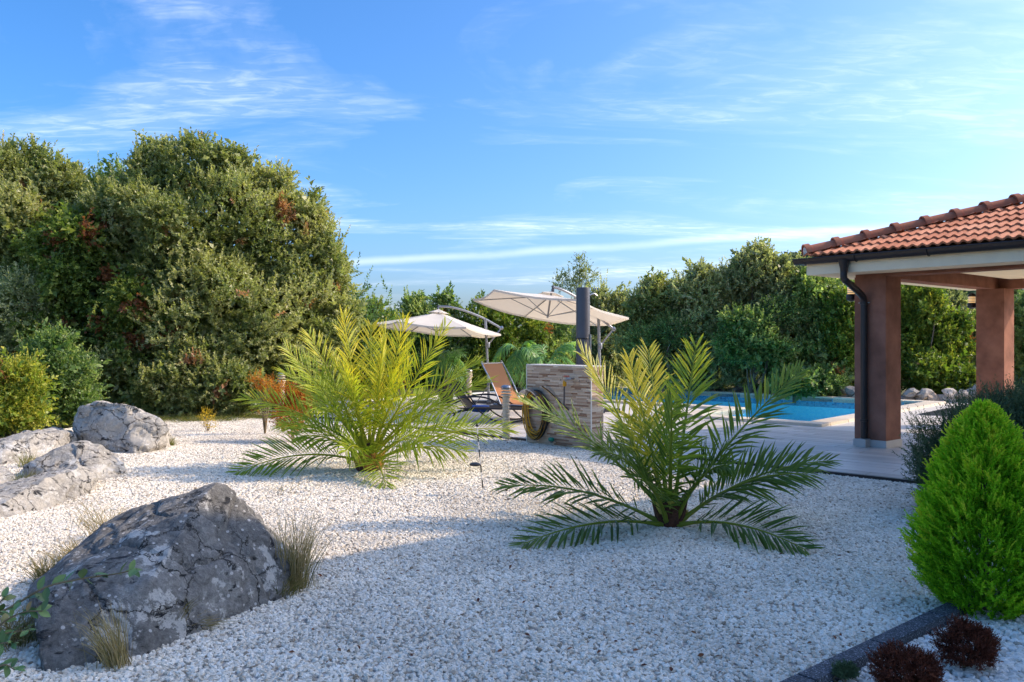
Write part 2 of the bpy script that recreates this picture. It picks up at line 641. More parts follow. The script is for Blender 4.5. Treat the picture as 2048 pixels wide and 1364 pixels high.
def m_terrace():
    m, t, b = mat_new('terrace_planks')
    oi = N(t, 'ShaderNodeObjectInfo')
    r = ramp(t, [(0, (.50, .45, .385)), (.5, (.62, .565, .49)), (1, (.71, .655, .575))])
    t.links.new(oi.outputs['Random'], r.inputs[0])
    tc = N(t, 'ShaderNodeTexCoord')
    mp = N(t, 'ShaderNodeMapping'); mp.inputs['Scale'].default_value = (1.5, 22, 1)
    mp.inputs['Rotation'].default_value = (0, 0, math.atan2(.678, .735))
    g = N(t, 'ShaderNodeNewGeometry')
    t.links.new(g.outputs['Position'], mp.inputs[0])
    n = noise_node(t, 1.6, 8, .65, mp.outputs[0], .8)
    mr = N(t, 'ShaderNodeMapRange'); mr.inputs['To Min'].default_value = .74; mr.inputs['To Max'].default_value = 1.22
    t.links.new(n.outputs['Fac'], mr.inputs['Value'])
    mu = N(t, 'ShaderNodeMix', data_type='RGBA', blend_type='MULTIPLY'); mu.inputs['Factor'].default_value = 1
    t.links.new(r.outputs[0], mu.inputs['A']); t.links.new(mr.outputs[0], mu.inputs['B'])
    t.links.new(mu.outputs['Result'], b.inputs['Base Color'])
    b.inputs['Roughness'].default_value = .42
    b.inputs['Specular IOR Level'].default_value = .45
    bump(t, b, n.outputs['Fac'], .25, .004)
    return m


M['terrace'] = m_terrace()


def m_ground():
    m, t, b = mat_new('dry_soil')
    g = N(t, 'ShaderNodeNewGeometry')
    n = noise_node(t, .9, 8, .7, g.outputs['Position'])
    n2 = noise_node(t, 14, 6, .7, g.outputs['Position'])
    r = ramp(t, [(.35, (.10, .085, .04)), (.5, (.13, .12, .05)), (.62, (.09, .10, .035)), (.75, (.22, .18, .10))])
    mm = N(t, 'ShaderNodeMix', data_type='FLOAT'); mm.inputs['Factor'].default_value = .45
    t.links.new(n.outputs['Fac'], mm.inputs['A']); t.links.new(n2.outputs['Fac'], mm.inputs['B'])
    t.links.new(mm.outputs['Result'], r.inputs[0])
    t.links.new(r.outputs[0], b.inputs['Base Color'])
    b.inputs['Roughness'].default_value = .95
    b.inputs['Specular IOR Level'].default_value = .1
    bump(t, b, n2.outputs['Fac'], .8, .05)
    return m


M['ground'] = m_ground()


def m_gravelbed():
    m, t, b = mat_new('gravel_bed')
    g = N(t, 'ShaderNodeNewGeometry')
    v = N(t, 'ShaderNodeTexVoronoi'); v.inputs['Scale'].default_value = 38
    t.links.new(g.outputs['Position'], v.inputs['Vector'])
    r = ramp(t, [(0, (.26, .225, .18)), (.6, (.42, .375, .32)), (1, (.55, .50, .44))])
    t.links.new(v.outputs['Color'], r.inputs[0])
    t.links.new(r.outputs[0], b.inputs['Base Color'])
    b.inputs['Roughness'].default_value = .95
    bump(t, b, v.outputs['Distance'], .8, .02)
    return m


M['gravelbed'] = m_gravelbed()


def m_stone(name, stops):
    m, t, b = mat_new(name)
    oi = N(t, 'ShaderNodeObjectInfo')
    r = ramp(t, stops)
    t.links.new(oi.outputs['Random'], r.inputs[0])
    g = N(t, 'ShaderNodeNewGeometry')
    n = noise_node(t, .8, 6, .7, g.outputs['Position'])          # dusty patches
    mr = N(t, 'ShaderNodeMapRange'); mr.inputs['From Min'].default_value = .35; mr.inputs['From Max'].default_value = .6
    mr.inputs['To Min'].default_value = .80; mr.inputs['To Max'].default_value = 1.03
    t.links.new(n.outputs['Fac'], mr.inputs['Value'])
    mu = N(t, 'ShaderNodeMix', data_type='RGBA', blend_type='MULTIPLY'); mu.inputs['Factor'].default_value = 1
    t.links.new(r.outputs[0], mu.inputs['A']); t.links.new(mr.outputs[0], mu.inputs['B'])
    t.links.new(mu.outputs['Result'], b.inputs['Base Color'])
    b.inputs['Roughness'].default_value = .85
    b.inputs['Specular IOR Level'].default_value = .25
    return m


M['pebble'] = m_stone('white_pebble', [(0, (.24, .185, .12)), (.03, (.43, .355, .26)), (.10, (.61, .525, .405)), (.3, (.74, .655, .525)), (.7, (.82, .745, .615)), (1, (.89, .83, .72))])
M['pebble_white'] = m_stone('whiter_pebble', [(0, (.40, .35, .28)), (.08, (.68, .62, .53)), (.4, (.82, .77, .68)), (1, (.91, .87, .80))])


def m_water():
    m, t, b = mat_new('pool_water')
    t.nodes.remove(b)
    g = N(t, 'ShaderNodeNewGeometry')
    mp = N(t, 'ShaderNodeMapping'); mp.inputs['Scale'].default_value = (1.0, 1.0, 1)
    t.links.new(g.outputs['Position'], mp.inputs[0])
    n = noise_node(t, 3.2, 4, .55, mp.outputs[0], .4)
    bp = N(t, 'ShaderNodeBump'); bp.inputs['Strength'].default_value = .6; bp.inputs['Distance'].default_value = .03
    t.links.new(n.outputs['Fac'], bp.inputs['Height'])
    tr = N(t, 'ShaderNodeBsdfTransparent'); tr.inputs['Color'].default_value = (.72, .98, 1.0, 1)
    gl = N(t, 'ShaderNodeBsdfGlossy'); gl.inputs['Roughness'].default_value = .04
    gl.inputs['Color'].default_value = (1, 1, 1, 1)
    t.links.new(bp.outputs[0], gl.inputs['Normal'])
    fr = N(t, 'ShaderNodeFresnel'); fr.inputs['IOR'].default_value = 1.28
    t.links.new(bp.outputs[0], fr.inputs['Normal'])
    mu = N(t, 'ShaderNodeMath', operation='MULTIPLY'); mu.inputs[1].default_value = .26
    t.links.new(fr.outputs[0], mu.inputs[0])
    mx = N(t, 'ShaderNodeMixShader')
    t.links.new(mu.outputs[0], mx.inputs[0]); t.links.new(tr.outputs[0], mx.inputs[1]); t.links.new(gl.outputs[0], mx.inputs[2])
    t.links.new(mx.outputs[0], t.nodes['Material Output'].inputs['Surface'])
    return m


M['water'] = m_water()


def m_mosaic(name, c1, c2, c3, size):
    m, t, b = mat_new(name)
    g = N(t, 'ShaderNodeNewGeometry')
    v = N(t, 'ShaderNodeTexVoronoi'); v.inputs['Scale'].default_value = size
    v.inputs['Randomness'].default_value = 0.0
    t.links.new(g.outputs['Position'], v.inputs['Vector'])
    r = ramp(t, [(0, c1), (.5, c2), (1, c3)])
    t.links.new(v.outputs['Color'], r.inputs[0])
    t.links.new(r.outputs[0], b.inputs['Base Color'])
    b.inputs['Roughness'].default_value = .25
    return m


M['pool_floor'] = m_mosaic('pool_floor', (.20, .74, .92), (.26, .80, .95), (.36, .86, .97), 20)
M['pool_band'] = m_mosaic('pool_mosaic_band', (.02, .10, .22), (.05, .30, .50), (.16, .42, .58), 24)

# leaf colours: tint 0 = dry / dark, 1 = young / pale
M['leaf_oak'] = m_leaf('holm_oak_leaf', [(0, (0.459, 0.242, 0.133)), (.05, (0.484, 0.254, 0.146)), (.07, (0.066, 0.103, 0.034)), (.35, (0.146, 0.194, 0.060)),
                                        (.65, (0.284, 0.315, 0.109)), (1, (0.484, 0.472, 0.230))], .38, .42, .5)
M['leaf_green'] = m_leaf('creeper_leaf', [(0, (.32, .13, .06)), (.10, (.30, .12, .055)), (.12, (.05, .085, .022)), (.45, (.11, .175, .04)),
                                         (.8, (.22, .29, .065)), (1, (.38, .40, .10))], .42, .45, .4)
M['leaf_dark'] = m_leaf('dark_evergreen_leaf', [(0, (0.481, 0.190, 0.068)), (.04, (0.446, 0.173, 0.068)), (.06, (0.048, 0.097, 0.035)), (.5, (0.124, 0.212, 0.068)),
                                               (.8, (0.276, 0.360, 0.124)), (1, (0.516, 0.551, 0.226))], .45, .42, .5)
M['leaf_grey'] = m_leaf('grey_evergreen_leaf', [(0, (0.080, 0.110, 0.053)), (.45, (0.199, 0.233, 0.110)), (.8, (0.358, 0.371, 0.191)), (1, (0.556, 0.544, 0.318))], .45, .42, .5)
M['leaf_yellow'] = m_leaf('yellow_green_leaf', [(0, (0.362, 0.145, 0.043)), (.06, (0.290, 0.116, 0.043)), (.08, (0.051, 0.094, 0.020)), (.45, (0.123, 0.203, 0.032)),
                                               (.75, (0.290, 0.348, 0.051)), (1, (0.522, 0.464, 0.072))], .38, .45, .4)
M['leaf_orange'] = m_leaf('orange_leaf', [(0, (.22, .07, .015)), (.4, (.50, .17, .02)), (.8, (.62, .27, .03)), (1, (.60, .38, .05))], .4, .5, .3, (1.2, 1.2, .8))
M['leaf_flower'] = m_leaf('yellow_flower', [(0, (.10, .14, .03)), (.5, (.45, .32, .02)), (1, (.66, .44, .03))], .3, .5, .3)
M['palm_yellow'] = m_leaf('palm_leaflet_yellow', [(0, (.09, .17, .016)), (.35, (.21, .31, .03)), (.7, (.40, .46, .045)), (1, (.70, .58, .06))], .45, .42, .4, (1.3, 1.35, .55))
M['palm_green'] = m_leaf('palm_leaflet_green', [(0, (.05, .095, .016)), (.4, (.10, .175, .028)), (.75, (.22, .29, .04)), (1, (.55, .48, .055))], .42, .40, .45, (1.5, 1.55, .55))
M['palm_blue'] = m_leaf('feather_palm_leaflet', [(0, (.045, .13, .05)), (.5, (.11, .25, .08)), (.8, (.22, .40, .10)), (1, (.40, .58, .08))], .40, .35, .5, (1.4, 1.5, .8))
M['conifer'] = m_leaf('golden_conifer_leaf', [(0, (0.067, 0.202, 0.011)), (.4, (0.228, 0.511, 0.021)), (.75, (0.484, 0.750, 0.038)), (1, (0.750, 0.750, 0.067))], .38, .6, .2, (1.2, 1.35, .5))
M['rosemary'] = m_leaf('rosemary_leaf', [(0, (.035, .062, .028)), (.5, (.085, .135, .062)), (1, (.18, .235, .12))], .25, .55, .3, (1.2, 1.3, .9))
M['brown_shrub'] = m_leaf('brown_shrub_leaf', [(0, (0.063, 0.020, 0.013)), (.6, (0.161, 0.048, 0.025)), (1, (0.322, 0.105, 0.049))], .2, .6, .2, (1.3, 1.0, .8))
M['grass_dry'] = m_leaf('dry_grass', [(0, (.06, .085, .02)), (.35, (.15, .15, .045)), (.7, (.33, .25, .10)), (1, (.50, .39, .20))], .3, .6, .2, (1.2, 1.2, .9))
M['grass_green'] = m_leaf('green_grass', [(0, (.04, .075, .014)), (.6, (.12, .15, .028)), (1, (.32, .27, .09))], .3, .6, .2)
M['dead_leaf'] = m_object_random('dead_leaf', [(0, (.10, .03, .015)), (.6, (.22, .075, .03)), (1, (.30, .16, .08))], .7, .3, .3, 60)
M['hill_wood'] = m_leaf('hill_wood', [(0, (0.056, 0.098, 0.049)), (.5, (0.105, 0.154, 0.063)), (1, (0.196, 0.224, 0.091))], .15, .8, .1, (1, 1, 1))
M['boot'] = m_plain('palm_leaf_base', (.42, .20, .045), .8, var=.5, scale=30, bumps=.8, bscale=60)
M['boot_green'] = m_plain('palm_stalk_base', (.52, .42, .07), .6, var=.3, scale=20, bumps=.3)
M['fibre'] = m_plain('palm_fibre', (.085, .035, .018), .95, var=.5, scale=60, bumps=1.0, bscale=120)


# ------------------------------------------------------------------ foliage
def unit(a):
    return a / np.maximum(np.linalg.norm(a, axis=-1, keepdims=True), 1e-9)


def leaf_quads(P, D, Nn, ln, wd, tint):
    """P base points, D leaf directions, Nn leaf normals, ln lengths, wd widths -> verts, quads, tints"""
    S = unit(np.cross(D, Nn))
    n = len(P)
    v = np.empty((n, 4, 3), np.float32)
    mid = P + D * (ln * .48)[:, None]
    lift = Nn * (wd * .28)[:, None]
    v[:, 0] = P
    v[:, 1] = mid + S * (wd * .5)[:, None] + lift
    v[:, 2] = P + D * ln[:, None] - Nn * (ln * .07)[:, None]
    v[:, 3] = mid - S * (wd * .5)[:, None] + lift
    f = np.arange(n * 4, dtype=np.int32).reshape(n, 4)
    return v.reshape(-1, 3), f, np.repeat(tint, 4)


def sprays(P, A, L, K, ll, lw, tint, tvar=.12, spread=1.0, up=.25, g=rng):
    """K leaves round each twig: P bases (S,3), A axes, L twig lengths"""
    S = len(P)
    A = unit(A)
    ref = unit(g.normal(size=(S, 3)))
    B1 = unit(np.cross(A, ref)); B2 = np.cross(A, B1)
    s = (np.arange(K) + g.random((S, K))) / K
    ang = np.arange(K)[None, :] * 2.4 + g.random((S, 1)) * 6.28 + g.normal(0, .35, (S, K))
    rad = B1[:, None, :] * np.cos(ang)[..., None] + B2[:, None, :] * np.sin(ang)[..., None]
    bend = np.array([0, 0, up])[None, None, :]
    pos = P[:, None, :] + A[:, None, :] * (s * L[:, None])[..., None] + bend * ((s ** 2) * L[:, None])[..., None] * .4
    th = (1.15 - .75 * s) * spread + g.normal(0, .18, (S, K))
    D = unit(A[:, None, :] * np.cos(th)[..., None] + rad * np.sin(th)[..., None] + bend * .35)
    Nn = unit(A[:, None, :] * .8 - rad * .25 + np.array([0, 0, .45]) + g.normal(0, .45, (S, K, 3)))
    Nn = unit(Nn - D * np.sum(Nn * D, -1, keepdims=True))
    ln = ll * g.uniform(.65, 1.25, (S, K)) * (1 - .25 * s)
    wd = ln * lw * g.uniform(.8, 1.2, (S, K))
    t = np.clip(tint[:, None] + g.normal(0, tvar, (S, K)) + .10 * s, .071, 1)
    t = np.where(tint[:, None] < .05, np.clip(tint[:, None] + g.uniform(0, .04, (S, K)), 0, .05), t)
    return leaf_quads(pos.reshape(-1, 3), D.reshape(-1, 3), Nn.reshape(-1, 3), ln.ravel(), wd.ravel(), t.ravel())


def crown_points(lobes, n, g, depth=.34, lump=.16, front=None):
    """spray bases spread through the outer shell of a union of ellipsoids"""
    lobes = np.array(lobes, float)
    w = np.array([(a * b + b * c + a * c) for (_, _, _, a, b, c) in lobes])
    w = w / w.sum()
    P = []; U = []
    tot = 0
    while tot < n:
        k = g.choice(len(lobes), size=n, p=w)
        u = unit(g.normal(size=(n, 3)))
        lb = lobes[k]
        r = 1 - depth * g.random(n) ** 1.6
        ph = lb[:, :3].sum(1)
        l1 = np.sin(u[:, 0] * 5.1 + ph) * np.sin(u[:, 1] * 4.3 + ph * 1.7) * np.sin(u[:, 2] * 4.7 + ph * .6)
        l2 = np.sin(u[:, 0] * 11 + ph * 2.1) * np.sin(u[:, 2] * 12.3 + ph) * np.sin(u[:, 1] * 9.7 + 1.3 * ph)
        r = r * (1 + lump * l1 * 1.6 + lump * .9 * l2)
        p = lb[:, :3] + u * lb[:, 3:] * r[:, None]
        nn = unit(u / lb[:, 3:])
        keep = p[:, 2] > .04
        for j in range(len(lobes)):
            q = (p - lobes[j, :3]) / lobes[j, 3:]
            inside = (q ** 2).sum(1) < .42
            keep &= ~(inside & (k != j))
        if front is not None:
            # the side turned away from the garden needs fewer sprays
            keep &= (nn @ np.array(front) > -.25) | (g.random(n) < .3)
        P.append(p[keep]); U.append(nn[keep]); tot += keep.sum()
        if len(P) > 40: break
    P = np.concatenate(P)[:n]; U = np.concatenate(U)[:n]
    return P, U


def fbm(p, s, off):
    return np.array([mnoise.noise(Vector((float(a[0]) * s + off, float(a[1]) * s, float(a[2]) * s))) for a in p])


def foliage(name, mat, parent, lobes, n, K, ll, lw, g, spray=(.22, .42), tint=(.5, .2), dry=0.0, depth=.34, lump=.16,
            front=(0, -1, .2), shoots=0, shoot_len=(.4, .8), up=.3, fill=0):
    P, U = crown_points(lobes, n, g, depth, lump, front)
    S = len(P)
    A = unit(U * .8 + np.array([0, 0, up]) + g.normal(0, .45, (S, 3)))
    L = g.uniform(*spray, S)
    cl = fbm(P, 1.1, float(g.random() * 50))
    t = np.clip(tint[0] + cl * .38 + g.normal(0, tint[1] * .5, S), .08, 1)
    if dry:
        dn = fbm(P, 1.9, 7.7 + float(g.random() * 30))
        t = np.where(dn > np.quantile(dn, 1 - dry), .02, t)
    parts = [sprays(P - A * (L * .5)[:, None], A, L, K, ll, lw, t, g=g, up=up)]
    if shoots:
        # upright sprigs standing out of the outline, in small clusters
        zq = np.quantile(P[:, 2], .5)
        m = max(1, shoots // 5)
        idx = np.repeat(g.choice(np.where(P[:, 2] > zq)[0], m), 6)
        ns = len(idx)
        As = unit(U[idx] * .5 + np.array([0, 0, 1.0]) + g.normal(0, .28, (ns, 3)))
        ls = g.uniform(*shoot_len, ns) * np.repeat(g.uniform(.5, 1.0, m), 6)
        top = P[idx] + g.normal(0, .06, (ns, 3)) - As * .12
        parts.append(sprays(top, As, ls, K + 7, ll, lw, np.clip(g.normal(tint[0] + .12, .12, ns), .1, 1), g=g, up=.2, spread=.85))
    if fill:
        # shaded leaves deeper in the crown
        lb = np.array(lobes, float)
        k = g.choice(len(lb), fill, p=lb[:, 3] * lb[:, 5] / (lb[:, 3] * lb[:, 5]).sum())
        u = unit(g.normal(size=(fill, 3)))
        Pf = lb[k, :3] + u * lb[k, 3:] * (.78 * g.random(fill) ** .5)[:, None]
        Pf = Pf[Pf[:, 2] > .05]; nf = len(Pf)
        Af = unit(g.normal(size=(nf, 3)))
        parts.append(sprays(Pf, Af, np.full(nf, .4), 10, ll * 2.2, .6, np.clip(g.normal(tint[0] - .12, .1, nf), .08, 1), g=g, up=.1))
    v = np.concatenate([p[0] for p in parts])
    off = 0; fs = []
    for p in parts:
        fs.append(p[1] + off); off += len(p[0])
    me = np_mesh(name, v, np.concatenate(fs), np.concatenate([p[2] for p in parts]))
    return link_mesh(name, me, M[mat], parent)


def limbs(name, parent, base, lobes, r0, g, n=7, lean=0.0):
    """trunk with limbs reaching into the crown"""
    mb = MB()
    base = Vector(base)
    top = max(l[2] for l in lobes)
    trunk_top = base + Vector((g.normal(0, .15) + lean, g.normal(0, .1), top * .55))
    mid = base.lerp(trunk_top, .5) + Vector((g.normal(0, .12), g.normal(0, .08), 0))
    path = smoothpath([base + Vector((0, 0, -.1)), base + Vector((0, 0, .15)), mid, trunk_top], 5)
    mb.tube(path, [r0 * (1.25 - .8 * i / len(path)) for i in range(len(path))], 8)
    for k in range(n):
        l = lobes[k % len(lobes)]
        s = path[int(len(path) * (.3 + .65 * k / n))]
        e = Vector(l[:3]) + Vector((g.normal(0, .35) * l[3], g.normal(0, .35) * l[4], g.uniform(.1, .7) * l[5]))
        m = s.lerp(e, .5) + Vector((g.normal(0, .15), g.normal(0, .15), -.12))
        q = smoothpath([s, m, e], 4)
        mb.tube(q, [r0 * .5 * (1 - .85 * i / len(q)) for i in range(len(q))], 6)
    return mb.build(name, M['bark'], parent, smooth=True)


def tree(name, label, cat, px, Y, lobes_px, mat, n, K, ll, lw, seed, r0=.09, group=None, sub=6, **kw):
    kw.setdefault('fill', n // 6)
    """lobes_px: (px, py, rx_px, ry_px, depth offset) measured at distance Y"""
    g = np.random.default_rng(seed)
    s = Y / FPX
    lobes = []
    for (x, y, rx, rz, dy) in lobes_px:
        c = at(x, y, Y)
        k = (Y + dy) / Y
        lobes.append((c.x * k, Y + dy, EYE + (c.z - EYE) * k, rx * s * k, rx * s * k * .85, rz * s * k))
    subs = []
    for (cx, cy, cz, rx, ry, rz) in lobes:
        for k in range(sub):
            u = unit(g.normal(size=3)); u[1] = -abs(u[1]) if g.random() < .7 else u[1]
            if g.random() < .4: u = unit(u * np.array([1, .4, 1]) + np.array([0, 0, .35]))
            q = g.uniform(.20, .42)
            if cz + u[2] * rz * .9 > .3:
                subs.append((cx + u[0] * rx * .95, cy + u[1] * ry * .95, cz + u[2] * rz * .95, rx * q * 1.1, ry * q * 1.1, rz * q))
    lobes = lobes + subs
    base = Vector(((px - 1024) * s, Y, 0))
    o = empty(name, base)
    tag(o, label, cat, group)
    limbs('trunk', o, base, lobes, r0, g)
    foliage('crown', mat, o, lobes, n, K, ll, lw, g, **kw)
    return o

# ------------------------------------------------------------------ the setting: ground, terrace, pool
TO = Vector((-0.868, 12.5, 0))           # terrace origin on its garden edge
ZT = 0.045                                # terrace level


def T(a, b, z=0.0):
    return TO + TE * a + TN * b + UP * z


def struct(o):
    o['kind'] = 'structure'
    return o


PA0, PA1, PB0, PB1 = -5.2, 3.5, 6.6, 10.7      # pool water, main basin
QA0, QB0 = 1.4, 4.68                            # step bay on the near side
CW = .35                                        # coping width

mb = MB()
big = 900
for (a0, a1, b0, b1) in ((-big, PA0 - .2, -big, big), (PA1 + .2, big, -big, big), (PA0 - .2, PA1 + .2, -big, QB0 - .2),
                         (PA0 - .2, PA1 + .2, PB1 + .2, big), (PA0 - .2, QA0 - .2, QB0 - .2, PB0 - .2)):
    mb.add([T(a0, b0, -.03), T(a1, b0, -.03), T(a1, b1, -.03), T(a0, b1, -.03)], [(0, 1, 2, 3)])
struct(mb.build('ground', M['ground']))

# gravel bed
gp = [(-3.2, .6), (7.5, .6), (7.5, 4.9), tuple(T(8.2, 0)[:2]), tuple(T(-5.9, 0)[:2]), (-6.2, 16.3), (-6.9, 14.8), (-7.2, 12), (-7.0, 9.5), (-6.2, 7.0), (-5, 4.2)]
bm = bmesh.new()
fv = [bm.verts.new((x, y, 0)) for (x, y) in gp]
bm.faces.new(fv)
bmesh.ops.triangulate(bm, faces=bm.faces)
bmesh.ops.recalc_face_normals(bm, faces=bm.faces)
for f in bm.faces:
    if f.normal.z < 0: f.normal_flip()
me = bpy.data.meshes.new('gravel_bed')
bm.to_mesh(me); bm.free()
struct(link_mesh('gravel_bed', me, M['gravelbed']))

# terrace slab with the pool cut out
mb = MB()
ca = [-6.0, PA0 - CW, QA0 - CW, PA1 + CW, 9.5]
cb = [0, QB0 - CW, PB0 - CW, PB1 + CW, 11.8]
for i in range(4):
    for j in range(4):
        hole = (i in (1, 2) and j == 2) or (i == 2 and j == 1)
        if not hole:
            a0, a1, b0, b1 = ca[i], ca[i + 1], cb[j], cb[j + 1]
            z = ZT - .006
            mb.add([T(a0, b0, z), T(a1, b0, z), T(a1, b1, z), T(a0, b1, z)], [(0, 1, 2, 3)])
terrace = struct(mb.build('terrace', M['terrace']))
mb = MB()
mb.box(T(1.75, -.012, ZT / 2 - .02), (15.5, .02, ZT + .03), TE, TN)
mb.build('edge_strip', M['gutter'], terrace)
mb = MB()
mb.box(T(-6.05, 5.9, ZT / 2), (.10, 11.8, ZT + .05), TE, TN)
mb.build('edge_kerb', M['white_paint'], terrace)
# plank-shaped floor tiles on dark grout
M['grout'] = m_plain('grout', (.24, .21, .18), .9, var=.2)
mb = MB()
mb.add([T(-5.98, .004, ZT - .003), T(9.48, .004, ZT - .003), T(9.48, 4.2, ZT - .003), T(-5.98, 4.2, ZT - .003)], [(0, 1, 2, 3)])
mb.build('grout', M['grout'], terrace)
plank = MB().box((0, 0, 0), (1.191, .191, .012)).mesh('plank', bevel=.002)
plank.materials.append(M['terrace'])
rzT = math.atan2(TE.y, TE.x)
for j in range(21):
    b = .10 + j * .2
    a = -5.95 + .6 + (.37 * j) % .6
    while a < 9.3:
        o = bpy.data.objects.new('plank', plank)
        p = T(a, b, ZT - .006 + random.uniform(-.0012, .0012))
        o.location = p; o.rotation_euler = (random.gauss(0, .0012), random.gauss(0, .0012), rzT)
        col.objects.link(o); adopt(o, terrace)
        a += 1.2

# coping stones
cop = struct(empty('pool_coping', T(0, 8, 0)))
zc0, zc1 = -.04, ZT + .042


def coping_run(a0, b0, a1, b1, inside, step):
    d = Vector((a1 - a0, b1 - b0)); L = d.length; n = max(1, round(L / step)); d /= L
    X = TE * d.x + TN * d.y; Y = UP.cross(X)
    for k in range(n):
        s0 = L * k / n + .003; s1 = L * (k + 1) / n - .003
        c = T(a0 + d.x * (s0 + s1) / 2, b0 + d.y * (s0 + s1) / 2, (zc0 + zc1) / 2 + random.uniform(-.001, .001))
        MB().box(c, (s1 - s0, CW, zc1 - zc0), X, Y).build('coping_stone', M['coping'], cop, bevel=.008)


h = CW / 2
coping_run(PA0 - CW, PB1 + h, PA1 + CW, PB1 + h, 0, .8)              # far side
coping_run(PA1 + h, QB0, PA1 + h, PB1, 0, .8)                        # right side
coping_run(QA0 - CW, QB0 - h, PA1 + CW, QB0 - h, 0, 1.25)            # step bay, near side
coping_run(QA0 - h, QB0, QA0 - h, PB0, 0, .8)                        # step bay, left side
coping_run(PA0 - CW, PB0 - h, QA0 - CW, PB0 - h, 0, .8)              # main, near side
coping_run(PA0 - h, PB0, PA0 - h, PB1, 0, .8)

# basin
zw = -.05
basin = struct(empty('pool_basin', T(0, 8, -1.4)))
mb = MB()
for (a0, a1, b0, b1, z) in ((PA0, PA1, PB0, PB1, -.55), (QA0, PA1, QB0 + 1.0, PB0, -.45), (QA0, PA1, QB0 + .5, QB0 + 1.0, -.34), (QA0, PA1, QB0, QB0 + .5, -.29)):
    mb.add([T(a0, b0, z), T(a1, b0, z), T(a1, b1, z), T(a0, b1, z)], [(0, 1, 2, 3)])
for (b, z0, z1) in ((PB0, -.55, -.45), (QB0 + 1.0, -.45, -.34), (QB0 + .5, -.34, -.29)):
    mb.add([T(QA0, b, z0), T(PA1, b, z0), T(PA1, b, z1), T(QA0, b, z1)], [(0, 1, 2, 3)])
mb.build('pool_floor', M['pool_floor'], basin)
segs = [((PA0, PB1), (PA1, PB1)), ((PA1, PB1), (PA1, QB0)), ((PA1, QB0), (QA0, QB0)), ((QA0, QB0), (QA0, PB0)), ((QA0, PB0), (PA0, PB0)), ((PA0, PB0), (PA0, PB1))]
for (p, q) in segs:
    MB().add([T(*p, -.81), T(*q, -.81), T(*q, -.16), T(*p, -.16)], [(0, 1, 2, 3)]).build('pool_wall', M['pool_floor'], basin)
    MB().add([T(*p, -.16), T(*q, -.16), T(*q, .05), T(*p, .05)], [(0, 1, 2, 3)]).build('mosaic_band', M['pool_band'], basin)
mb = MB()
mb.add([T(PA0, PB0, zw), T(PA1, PB0, zw), T(PA1, PB1, zw), T(PA0, PB1, zw)], [(0, 1, 2, 3)])
mb.add([T(QA0, QB0, zw), T(PA1, QB0, zw), T(PA1, PB0, zw), T(QA0, PB0, zw)], [(0, 1, 2, 3)])
w = mb.build('pool_water', M['water']); struct(w)

# dark cover grate let into the terrace beside the pool
gr = empty('drain_grate', T(4.6, 8.6, ZT))
tag(gr, 'dark flat grate set into the terrace right of the pool corner', 'grate')
MB().box(T(4.6, 8.6, ZT + .002), (.7, 1.9, .006), TE, TN).build('frame', M['greymetal'], gr)
for k in range(12):
    MB().box(T(4.6, 7.76 + k * .153, ZT + .009), (.62, .12, .012), TE, TN).build('slat', M['gutter'], gr)

# distant hill
hill = []
nx, ny = 90, 24
hv = []; hf = []
for j in range(ny):
    for i in range(nx):
        X = -80 + i * 4.2; Y = 95 + j * 6
        e = 16.5 * math.exp(-((X - 60) / 24) ** 2) + 7 * math.exp(-((X - 112) / 38) ** 2) + .8 * math.exp(-((X + 5) / 60) ** 2)
        zt = e * min(1, (Y - 95) / 70) ** .8 + mnoise.noise(Vector((X * .05, Y * .05, 0))) * 1.2 - .5
        hv.append((X, Y, zt))
for j in range(ny - 1):
    for i in range(nx - 1):
        hf.append((j * nx + i, j * nx + i + 1, (j + 1) * nx + i + 1, (j + 1) * nx + i))
hv = np.array(hv); hf = np.array(hf)
ho = link_mesh('hill', np_mesh('hill', hv, hf, np.full(len(hv), .2), True), M['hill_wood']); struct(ho)
g = np.random.default_rng(5)
sel = hv[g.choice(len(hv), 2600)] + np.stack([g.uniform(-2, 2, 2600), g.uniform(-3, 3, 2600), np.zeros(2600)], 1)
lv = []; lf = []; lt = []; off = 0
K = 46
c = np.repeat(sel, K, 0)
u = unit(g.normal(size=(len(c), 3))); u[:, 2] = np.abs(u[:, 2])
sz = np.repeat(g.uniform(1.3, 2.9, len(sel)), K)
P = c + u * (sz * g.uniform(.75, 1.0, len(c)))[:, None]
D = unit(np.cross(u, g.normal(size=u.shape)))
tt = np.clip(np.repeat(g.uniform(.1, .9, len(sel)), K) + g.normal(0, .1, len(c)), 0, 1)
v, f, t_ = leaf_quads(P - D * (sz * .3)[:, None], D, unit(u + g.normal(0, .3, u.shape)), sz * .62, sz * .5, tt)
wood = link_mesh('hill_woodland', np_mesh('hill_woodland', v, f, t_), M['hill_wood'])
tag(wood, 'distant wooded hill rising behind the hedge trees', 'woodland', kind='stuff')


